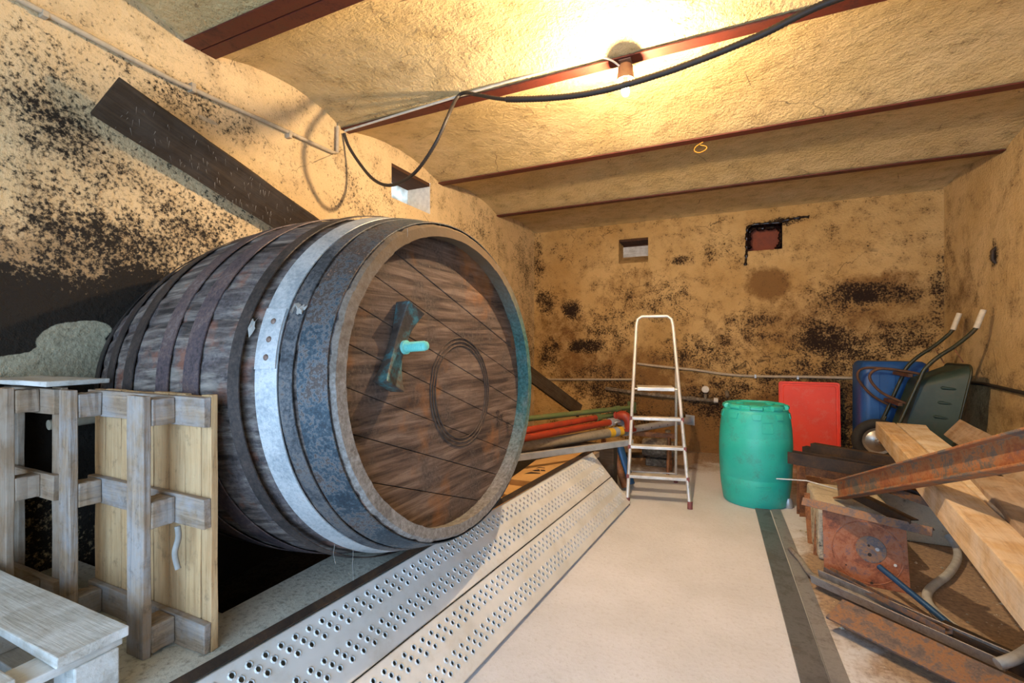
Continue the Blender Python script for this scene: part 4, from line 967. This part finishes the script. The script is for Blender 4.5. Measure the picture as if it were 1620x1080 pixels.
o = board('timber_block', (1.10, YM, wc.z-.255), (1.75, YM, wc.z-.255), .30, .075, 'w_timber_brown', None); tag(o, 'timber block under the wheelbarrow wheel', 'timber')
o2 = boxm('timber_block', (1.15, YM-.14, 0), (1.65, YM+.14, wc.z-.295), 'w_timber_brown', None, .006); tag(o2, 'brown timber block on the floor carrying the wheelbarrow', 'timber')
# ================================================================== TIMBERS on the scrap stack
TZ = .755; th = .128
e1 = P(1385, 666, z=TZ); q1 = P(1614, 919, z=TZ); td = (q1-e1).normalized(); tn = Vector((-td.y, td.x, 0))
if tn.x < 0: tn = -tn
cz = Vector((0, 0, -th/2))
c1 = e1+tn*.065+cz; o = board('timber_beam', c1, c1+td*3.75, .130, th, 'w_timber', None, bevel=.005, n=12, jit=.002); tag(o, 'squared timber on the scrap stack nearest to the green drum', 'timber', 'long timbers on the scrap stack')
c2 = e1+tn*.235+cz+td*.02; o = board('timber_beam', c2, c2+td*3.4-tn*.045, .195, th, 'w_timber_pale', None, bevel=.005, n=12, jit=.002, taper=.55, wane=.02); tag(o, 'pale tapering timber lying along the squared one', 'timber', 'long timbers on the scrap stack')
a3 = P(1536, 752, z=TZ+.03); b3 = P(1620, 840, z=TZ+.03); d3_ = (b3-a3).normalized(); n3 = Vector((-d3_.y, d3_.x, 0)); n3 = n3 if n3.x > 0 else -n3
c3 = a3+n3*.085-Vector((0, 0, .08))-d3_*.10; o = board('timber_beam', c3, c3+d3_*1.9, .16, .15, 'w_timber_brown', None, bevel=.006, n=10, jit=.004, wane=.02); tag(o, 'weathered brown timber with waney edge beside the pale one', 'timber', 'long timbers on the scrap stack')
a4 = P(1503, 683, z=.74); o = board('timber_beam', a4+Vector((.06, 0, 0)), a4+Vector((.06, 0, 0))+td*3.2+Vector((0, 0, -.03)), .13, .16, 'w_timber_brown', None, up=(.62, 0, .80), bevel=.006, n=10, jit=.003); tag(o, 'rolled brown timber with sawn end below the wheelbarrow tray', 'timber', 'long timbers on the scrap stack')
o = boxm('timber_block', (.72, 1.18, 0), (1.9, 1.34, TZ-th-.002), 'w_dark', None, .01); tag(o, 'dark timber block carrying the front ends of the long timbers', 'timber')
# ================================================================== RUSTY STEEL
def steel(name, sec, A, B, mat, label, cat='steel bar', up=(0, 0, 1), group='scrap steel beside the floor rails', bevel=.0015, ext=1.0):
    A, B = Vector(A), Vector(B); B = A+(B-A)*ext; o = prism(name, sec, A, B, mat, None, up, bevel); return tag(o, label, cat, group)
sA = [(-y, z-.0) for y, z in lsec(.09, -.085, -.009)]
def angle(w, h, t): return [(0, 0), (w, 0), (w, -t), (t, -t), (t, -h), (0, -h)]
def angle_m(w, h, t): return [(-y, z) for y, z in angle(w, h, t)][::-1]
steel('angle_iron', angle(.07, .075, .008), P(1282, 701, z=.62), P(1400, 721, z=.62), 'steel_dark', 'rearmost dark angle iron in the stack under the timbers', ext=2.3)
steel('angle_iron', angle(.07, .075, .008), P(1269, 706, z=.56), P(1400, 728, z=.56), 'steel_dark', 'middle dark angle iron in the stack under the timbers', ext=2.2)
steel('steel_channel', [(y-.0, z-.09) for y, z in usec(.10, .09, .009)], P(1250, 713, z=.575), P(1411, 739, z=.575), 'steel_dark', 'dark steel channel at the front of the stack under the timbers', ext=1.8)
steel('steel_channel', [(y, z) for y, z in rsec(.09, .09)], P(1277, 740, z=.425), P(1390, 759, z=.425), 'steel_rust', 'ochre rusty box section under the dark steel stack', ext=1.9, bevel=.005)
o = boxm('concrete_block', (.525, 3.64, 0), (.93, 4.17, .375), 'block', None, .02); tag(o, 'pale rough concrete block buried under the scrap steel', 'concrete block')
o = boxm('concrete_block', (1.0, 4.25, 0), (1.55, 4.9, .355), 'block', None, .02); tag(o, 'concrete block deep under the timbers', 'concrete block')
for (u, v), h, m, lb in (((1268, 815), .50, 'steel_rust', 'upright rusty beam stub beside the green drum'),):
    f = P(u, v, z=0); steel('beam_stub', isec(.07, .05, .007, .006), f, f+Vector((0, 0, h)), m, lb, up=(0.2, -1, 0))
f = P(1298, 882, z=.0)+Vector((0, .02, 0)); steel('angle_iron', angle(.04, .04, .005), f, f+Vector((.02, .05, .34)), 'steel_rust', 'short rusty angle iron leaning on the concrete block', up=(-.5, -1, 0))
f = P(1284, 860, z=.0); steel('flat_bar', rsec(.05, .008), f, f+Vector((-.01, .10, .33)), 'steel_rust', 'rusty flat bar upright against the concrete block', up=(-.6, -1, 0))
# the big I-beam propped over the timbers
cA = P(1326, 775, d=3.15); cB = P(1620, 711, d=1.56); cd = cB-cA
steel('steel_beam', isec(.115, .075, .010, .008), cA, cA+cd*1.30, 'steel_beam', 'large rusty I-beam slanting up over the timbers', 'steel beam', bevel=.003)
# angle iron across the top of the plate
steel('angle_iron', angle(.045, .05, .006), P(1270, 786, z=.425), P(1476, 834, z=.425), 'steel_rust2', 'rusty angle iron lying across the top of the square plate', up=(.25, .5, 1))
steel('angle_iron', angle(.05, .05, .006), P(1345, 775, z=.47), P(1440, 822, z=.44), 'steel_dark', 'dark angle iron crossing behind the square plate', ext=1.0)
steel('steel_channel', usec(.09, .05, .007), P(1385, 770, z=.40), P(1475, 800, z=.36), 'steel_rust2', 'rusty channel running under the squared timber', ext=1.3)
# square plate with disc mark and holes
pl = empty('steel_plate', (.72, 3.36, 0), 'rusty orange square plate with a round ridge and bolt holes', 'steel plate')
BLp = P(1304, 913, z=0.0); BRp = P(1441, 940, z=0.0); px = (BRp-BLp).normalized(); pu = (Vector((0, 0, 1))*.95+Vector((-px.y, px.x, 0))*.30).normalized(); pn = px.cross(pu)
PM = Matrix(((px.x, pu.x, pn.x, BLp.x), (px.y, pu.y, pn.y, BLp.y), (px.z, pu.z, pn.z, BLp.z), (0, 0, 0, 1)))
PW = (BRp-BLp).length; PH = .40
out = [(0, 0), (PW, 0), (PW, PH-.05), (PW-.05, PH), (0, PH)]
vs = [(x, y, z) for z in (.003, -.003) for x, y in out]
mesh('plate_sheet', vs, [(0, 1, 2, 3, 4), (9, 8, 7, 6, 5)]+[(i, (i+1) % 5, 5+(i+1) % 5, 5+i) for i in range(5)], 'steel_orange', pl, PM, bevel=.0015)
cx, cy = PW*.53, PH*.46
torus('round_ridge', .172, .004, 'steel_orange', pl, PM @ Matrix.Translation((cx, cy, .0025)), 56, 8, .6)
lathe('hub_disc', [(.075, 0), (.073, .0016), (.02, .002)], 'steel_rust2', pl, PM @ Matrix.Translation((cx+.02, cy+.02, .003)), 28)
for x, y, r, m in ((cx+.012, cy-.01, .010, 'ink'), (cx+.05, cy+.025, .011, 'steel_grey'), (cx+.13, cy-.045, .008, 'plastic_white'), (cx+.015, cy-.165, .008, 'ink'), (cx+.01, cy+.04, .007, 'ink'), (cx-.105, cy-.09, .004, 'ink')):
    lathe('bolt_hole', [(r, 0), (r*.9, .0012)], m, pl, PM @ Matrix.Translation((x, y, .0046 if math.hypot(x-cx-.02, y-cy-.02) < .07 else .0032)), 16)
# long profiles on the floor in front
steel('steel_channel', usec(.075, .05, .006), P(1290, 917, z=.04), P(1590, 1052, z=.06), 'steel_grey', 'long grey channel with bright edges on the floor before the plate', ext=1.02, up=(-.1, -.25, 1))
steel('steel_channel', usec(.05, .028, .004), P(1308, 904, z=.075), P(1501, 1004, z=.085), 'steel_rust2', 'narrow rusty channel at the foot of the square plate', up=(0, .2, 1))
o = tube('bent_bar', spline([P(1250, 868, z=.03), P(1266, 885, z=.03), P(1280, 905, z=.035), P(1296, 918, z=.045)], 6), .016, 'steel_grey', None, 10); tag(o, 'bent grey steel end between the floor rails and the channel', 'steel bar')
steel('angle_iron', angle(.075, .06, .006), P(1480, 985, z=.10), P(1612, 1046, z=.10), 'steel_dark', 'dark purple angle iron beside the blue tube end', ext=1.3)
a = P(1320, 962, z=.085); b = P(1560, 1078, z=.075); o = board('flat_bar', a, a+(b-a)*1.5, .155, .012, 'steel_rust2', None, bevel=.002, up=(-.16, -.34, 1)); tag(o, 'wide rusty flat bar lying in front of all other scrap', 'steel bar', 'scrap steel beside the floor rails')
o = boxm('stone', tuple(P(1392, 985, z=0)-Vector((.05, .05, 0))), tuple(P(1392, 985, z=.05)+Vector((.04, .05, 0))), 'block', None, .015); tag(o, 'small stone under the wide rusty flat bar', 'stone')
o = tube('steel_tube', [P(1391, 896, z=.14), P(1503, 988, z=.05)], .0155, 'blue_tube', None, 8); tag(o, 'thin dark blue steel tube leaning before the square plate', 'steel tube')
o = tube('steel_strap', spline([P(1578, 1050, z=.10), P(1598, 1044, z=.115), P(1620, 1033, z=.12), P(1660, 1005, z=.14)], 5), .022, 'galv', None, 8); tag(o, 'light blue grey steel strap at the end of the long channel', 'steel bar')
o = tube('thin_rod', [P(1228, 757, z=.40), P(1276, 760, z=.41), P(1326, 774, z=.41)], .005, 'galv', None, 8); tag(o, 'thin grey rod poking out of the scrap towards the green drum', 'rod')
o = tube('hose', spline([P(u, v, z=z) for u, v, z in [(1500, 848, .10), (1513, 866, .06), (1514, 886, .035), (1500, 908, .03), (1482, 922, .03), (1468, 936, .03), (1468, 952, .03), (1484, 972, .03), (1510, 993, .03), (1540, 1012, .03), (1580, 1036, .03)]], 8), .022, 'hose', None, 14); tag(o, 'pale grey hose curling over the dirt beside the scrap', 'hose')
# flat steel rails set on the floor
ra, rb = P(1206, 806, z=0), P(1289, 1080, z=0); rd = (rb-ra).normalized()
o = board('floor_rail', ra+Vector((0, 0, .006)), ra+rd*5.0+Vector((0, 0, .006)), .112, .012, 'steel_black', None, bevel=.003, jit=.0005); tag(o, 'wide blackened flat steel rail on the floor running to the green drum', 'steel rail')
ra, rb = P(1227, 806, z=0), P(1329, 1080, z=0); rd = (rb-ra).normalized()
o = board('floor_rail', ra+Vector((0, 0, .005)), ra+rd*5.0+Vector((0, 0, .005)), .075, .010, 'steel_slate', None, bevel=.002, jit=.0005); tag(o, 'grey flat steel rail between the blackened rail and the scrap', 'steel rail')
# small jar on the floor by the drum and crumbs of dirt
jc = P(1247, 803, z=0); o = lathe('glass_jar', [(.03, 0), (.033, .01), (.033, .06), (.026, .075), (.026, .085)], 'galv', None, Matrix.Translation(jc), 18); tag(o, 'little grey jar on the floor between drum and scrap', 'jar')
vs = []; fs = []
def crumb(c, r):
    b = len(vs); q = [Vector((rnd(.6, 1), 0, 0)), Vector((-rnd(.6, 1), 0, 0)), Vector((0, rnd(.6, 1), 0)), Vector((0, -rnd(.6, 1), 0)), Vector((0, 0, rnd(.4, .8))), Vector((0, 0, -.3))]
    R = Matrix.Rotation(rnd(0, 6), 3, 'Z')
    for p in q: vs.append(Vector(c)+(R @ p)*r)
    for f in ((0, 2, 4), (2, 1, 4), (1, 3, 4), (3, 0, 4), (2, 0, 5), (1, 2, 5), (3, 1, 5), (0, 3, 5)): fs.append(tuple(b+i for i in f))
for _ in range(900):
    x = rnd(.48, 2.05); y = rnd(1.6, 6.3); k = rnd(0, 1)
    if x < .75 and rnd(0, 1) < .5: continue
    crumb((x, y, 0.002), .004+.016*k**4)
o = mesh('dirt_crumbs', vs, fs, 'block'); tag(o, 'crumbs of dirt and mortar strewn over the floor by the scrap', 'dirt', None, 'stuff')
# ================================================================== CABLES, PIPES, LAMP
yc = 2.62
pts = [Vector((2.10, 2.66, ZB-.03)), Vector((1.5, 2.63, ZB-.03)), Vector((.95, yc, ZB-.03))]+[P(u, v, y=yc) for u, v in [(1320, 0), (1200, 57), (1080, 105), (990, 134), (930, 148), (870, 155), (800, 157)]]+[P(755, 150, y=2.66), P(735, 147, y=2.70), P(722, 156, y=2.70)]
pts += [P(u, v, x=x) for u, v, x in [(708, 185, -1.66), (690, 225, -1.74), (662, 267, -1.92), (637, 287, -2.10), (612, 293, -2.28), (590, 283, -2.45), (570, 260, -2.58), (552, 232, -2.67), (544, 210, -2.70)]]
path = resample(spline(pts, 10), .009)
big = [.0185 if p.x > -1.25 else .0125 for p in path]
cb = tube('cable_conduit', path, .016, 'cable', None, 10, origin=path[0], ridge=.0, radii=[r*(1.0 if i % 2 else .86) for i, r in enumerate(big)]); tag(cb, 'black corrugated conduit sagging past the lamp and looping to the vent wall', 'cable')
o = tube('beam_conduit', [P(546, 207, y=2.716), P(735, 149, y=2.716), P(925, 94, y=2.716)], .008, 'white_cable', None, 8); tag(o, 'thin white conduit along the red beam leading to the lamp', 'conduit')
boxm('conduit_clip', P(915, 95, y=2.716)-Vector((.02, .012, .012)), P(915, 95, y=2.716)+Vector((.02, .012, .02)), 'white_cable', o, .003)
LP = Vector((-.555, 2.778, 2.90))
lamp = empty('ceiling_lamp', (LP.x, LP.y, ZB), 'bare glowing bulb in a dusty holder under the red beam', 'lamp')
boxm('bracket', (LP.x-.035, LP.y-.03, ZB-.006), (LP.x+.035, LP.y+.03, ZB), 'socket', lamp, .002)
boxm('bracket_arm', (LP.x-.012, LP.y-.006, ZB-.06), (LP.x+.012, LP.y+.006, ZB-.004), 'socket', lamp, .002)
lathe('lamp_holder', [(.014, .150), (.034, .142), (.042, .128), (.044, .095), (.047, .09), (.050, .052), (.045, .050), (.042, .08), (.02, .085)], 'socket', lamp, Matrix.Translation(LP), 32, True, False, 35)
lathe('bulb_neck', [(.012, .009), (.014, .02), (.014, .09)], 'socket', lamp, Matrix.Translation(LP), 20)
lathe('bulb', [(.005, -.040), (.013, -.036), (.019, -.027), (.0215, -.014), (.019, -.001), (.013, .010)], 'bulb', lamp, Matrix.Translation(LP), 28, True, True, 80)
tube('supply_cable', spline([P(925, 94, y=2.716), P(940, 91, y=2.72), P(955, 91, y=2.73), P(970, 97, y=2.74), P(982, 106, y=2.76), LP+Vector((-.022, -.012, .138))], 6), .006, 'white_cable', lamp, 8)
cl = [(-2.695, -.3, 2.86), (-2.695, .92, 2.847), (-2.695, 1.51, 2.815), (-2.695, 2.1, 2.835), (-2.695, 2.62, 2.845), (-2.695, 2.675, 2.86), (-2.695, 2.68, 3.06)]
o = tube('wall_conduit', cl, .013, 'conduit', None, 10); tag(o, 'cream conduit running high along the mouldy wall', 'conduit')
for y in (1.0, 1.62, 2.25): boxm('pipe_clip', (-2.718, y-.012, 2.80 if y > 1.2 else 2.822), (-2.68, y+.012, 2.85), 'conduit', o, .003)
o = tube('wall_pipe', [P(845, 600, y=6.655), P(920, 600, y=6.655), P(1004, 600, y=6.655)], .014, 'conduit', None, 10); tag(o, 'short grey conduit on the end wall between barrel and ladder', 'pipe')
o = tube('wall_pipe', spline([P(u, v, y=6.655) for u, v in [(1008, 575), (1050, 580), (1100, 585), (1150, 592), (1200, 595), (1280, 596), (1360, 598)]], 5), .016, 'conduit', None, 10); tag(o, 'long grey conduit on the end wall behind ladder and drum', 'pipe')
for u, v in ((1195, 595), (1262, 597)): c = P(u, v, y=6.66); boxm('pipe_clip', c-Vector((.012, .02, .022)), c+Vector((.012, .018, .022)), 'galv', o, .003)
wp = empty('water_pipe', P(1080, 627, y=6.62), 'encrusted old water pipe with valve on the end wall', 'pipe')
tube('pipe_run', [P(u, v, y=6.625) for u, v in [(958, 614), (1005, 621), (1050, 626), (1090, 630), (1133, 634)]], .024, 'pipe_dirty', wp, 12)
for u, v in ((1038, 624), (1093, 630)): c = P(u, v, y=6.625); tube('pipe_joint', [c-Vector((.05, 0, 0)), c+Vector((.05, 0, -.003))], .033, 'pipe_dirty', wp, 12)
c = P(1116, 632, y=6.62); tube('valve_stem', [c, c+Vector((0, -.01, .08))], .02, 'pipe_dirty', wp, 10)
c = P(1116, 616, y=6.60); lathe('valve_cap', [(.044, -.012), (.048, 0), (.044, .022), (.02, .03)], 'plastic_white', wp, Matrix.Translation(c) @ Matrix.Rotation(math.radians(75), 4, 'X'), 20)
c = P(1132, 633, y=6.62); tube('pipe_end', [c-Vector((.02, 0, 0)), c+Vector((.03, 0, 0))], .034, 'plastic_white', wp, 12)
c = P(1150, 624, y=6.62); tube('pipe_stub', [c+Vector((0, .05, .03)), c+Vector((0, -.03, .02)), c+Vector((.01, -.06, -.02))], .026, 'pipe_dirty', wp, 10)
o = tube('wall_cable', spline([(2.105, 6.64, 1.06), (2.105, 6.04, 1.045), (2.105, 5.66, 1.05), (2.105, 5.06, 1.028), (2.105, 4.3, 1.01), (2.105, 3.2, 1.0)], 6), .016, 'cable', None, 10); tag(o, 'black cable along the wall behind the wheelbarrow', 'cable')
tw = P(1108, 231, y=4.10); o = tube('twine_loop', spline([tw+Vector((.02, 0, .03)), tw+Vector((-.03, -.01, .0)), tw+Vector((-.045, -.01, -.03)), tw+Vector((-.01, -.01, -.055)), tw+Vector((.04, -.01, -.04)), tw+Vector((.045, -.01, -.015)), tw+Vector((.0, -.01, .005))], 6), .003, 'twine', None, 6); tag(o, 'orange twine loop hanging from a ceiling beam', 'twine')
for (u, v), r, lb in (((1573, 400), .03, 'dark hook stub in the cracked wall plaster'),):
    c = P(u, v, x=WX1-.01); o = tube('wall_hook', [c+Vector((.02, 0, .05)), c+Vector((-.012, 0, .02)), c+Vector((-.012, 0, -.06)), c+Vector((.01, 0, -.09))], .016, 'steel_dark', None, 8); tag(o, lb, 'hook')
# ================================================================== LIGHT, CAMERA
w = bpy.data.worlds.new('daylight'); SC.world = w; w.use_nodes = True
bg = w.node_tree.nodes['Background']; bg.inputs[0].default_value = (.45, .69, 1.0, 1); bg.inputs[1].default_value = SKY
ld = bpy.data.lights.new('doorway_portal', 'AREA'); ld.shape = 'RECTANGLE'; ld.size = DOOR[1]-DOOR[0]; ld.size_y = DOOR[3]; ld.cycles.is_portal = True
lo = bpy.data.objects.new('doorway_portal', ld); COL.objects.link(lo); lo.location = ((DOOR[0]+DOOR[1])/2, WY0-.15, DOOR[3]/2); lo.rotation_euler = (math.radians(90), 0, 0)
cam = bpy.data.cameras.new('camera'); co = bpy.data.objects.new('camera', cam); COL.objects.link(co)
cam.sensor_width = 36; cam.sensor_fit = 'HORIZONTAL'; cam.lens = FPX/1620*36; cam.shift_y = 7/1620; cam.clip_start = .02
co.location = (0, 0, CAMZ); co.rotation_euler = (math.radians(90), 0, YAW); SC.camera = co
SC.view_settings.view_transform = 'Standard'; SC.view_settings.look = 'None'; SC.view_settings.gamma = 1; SC.view_settings.use_curve_mapping = False
SC.view_settings.exposure = EXPO
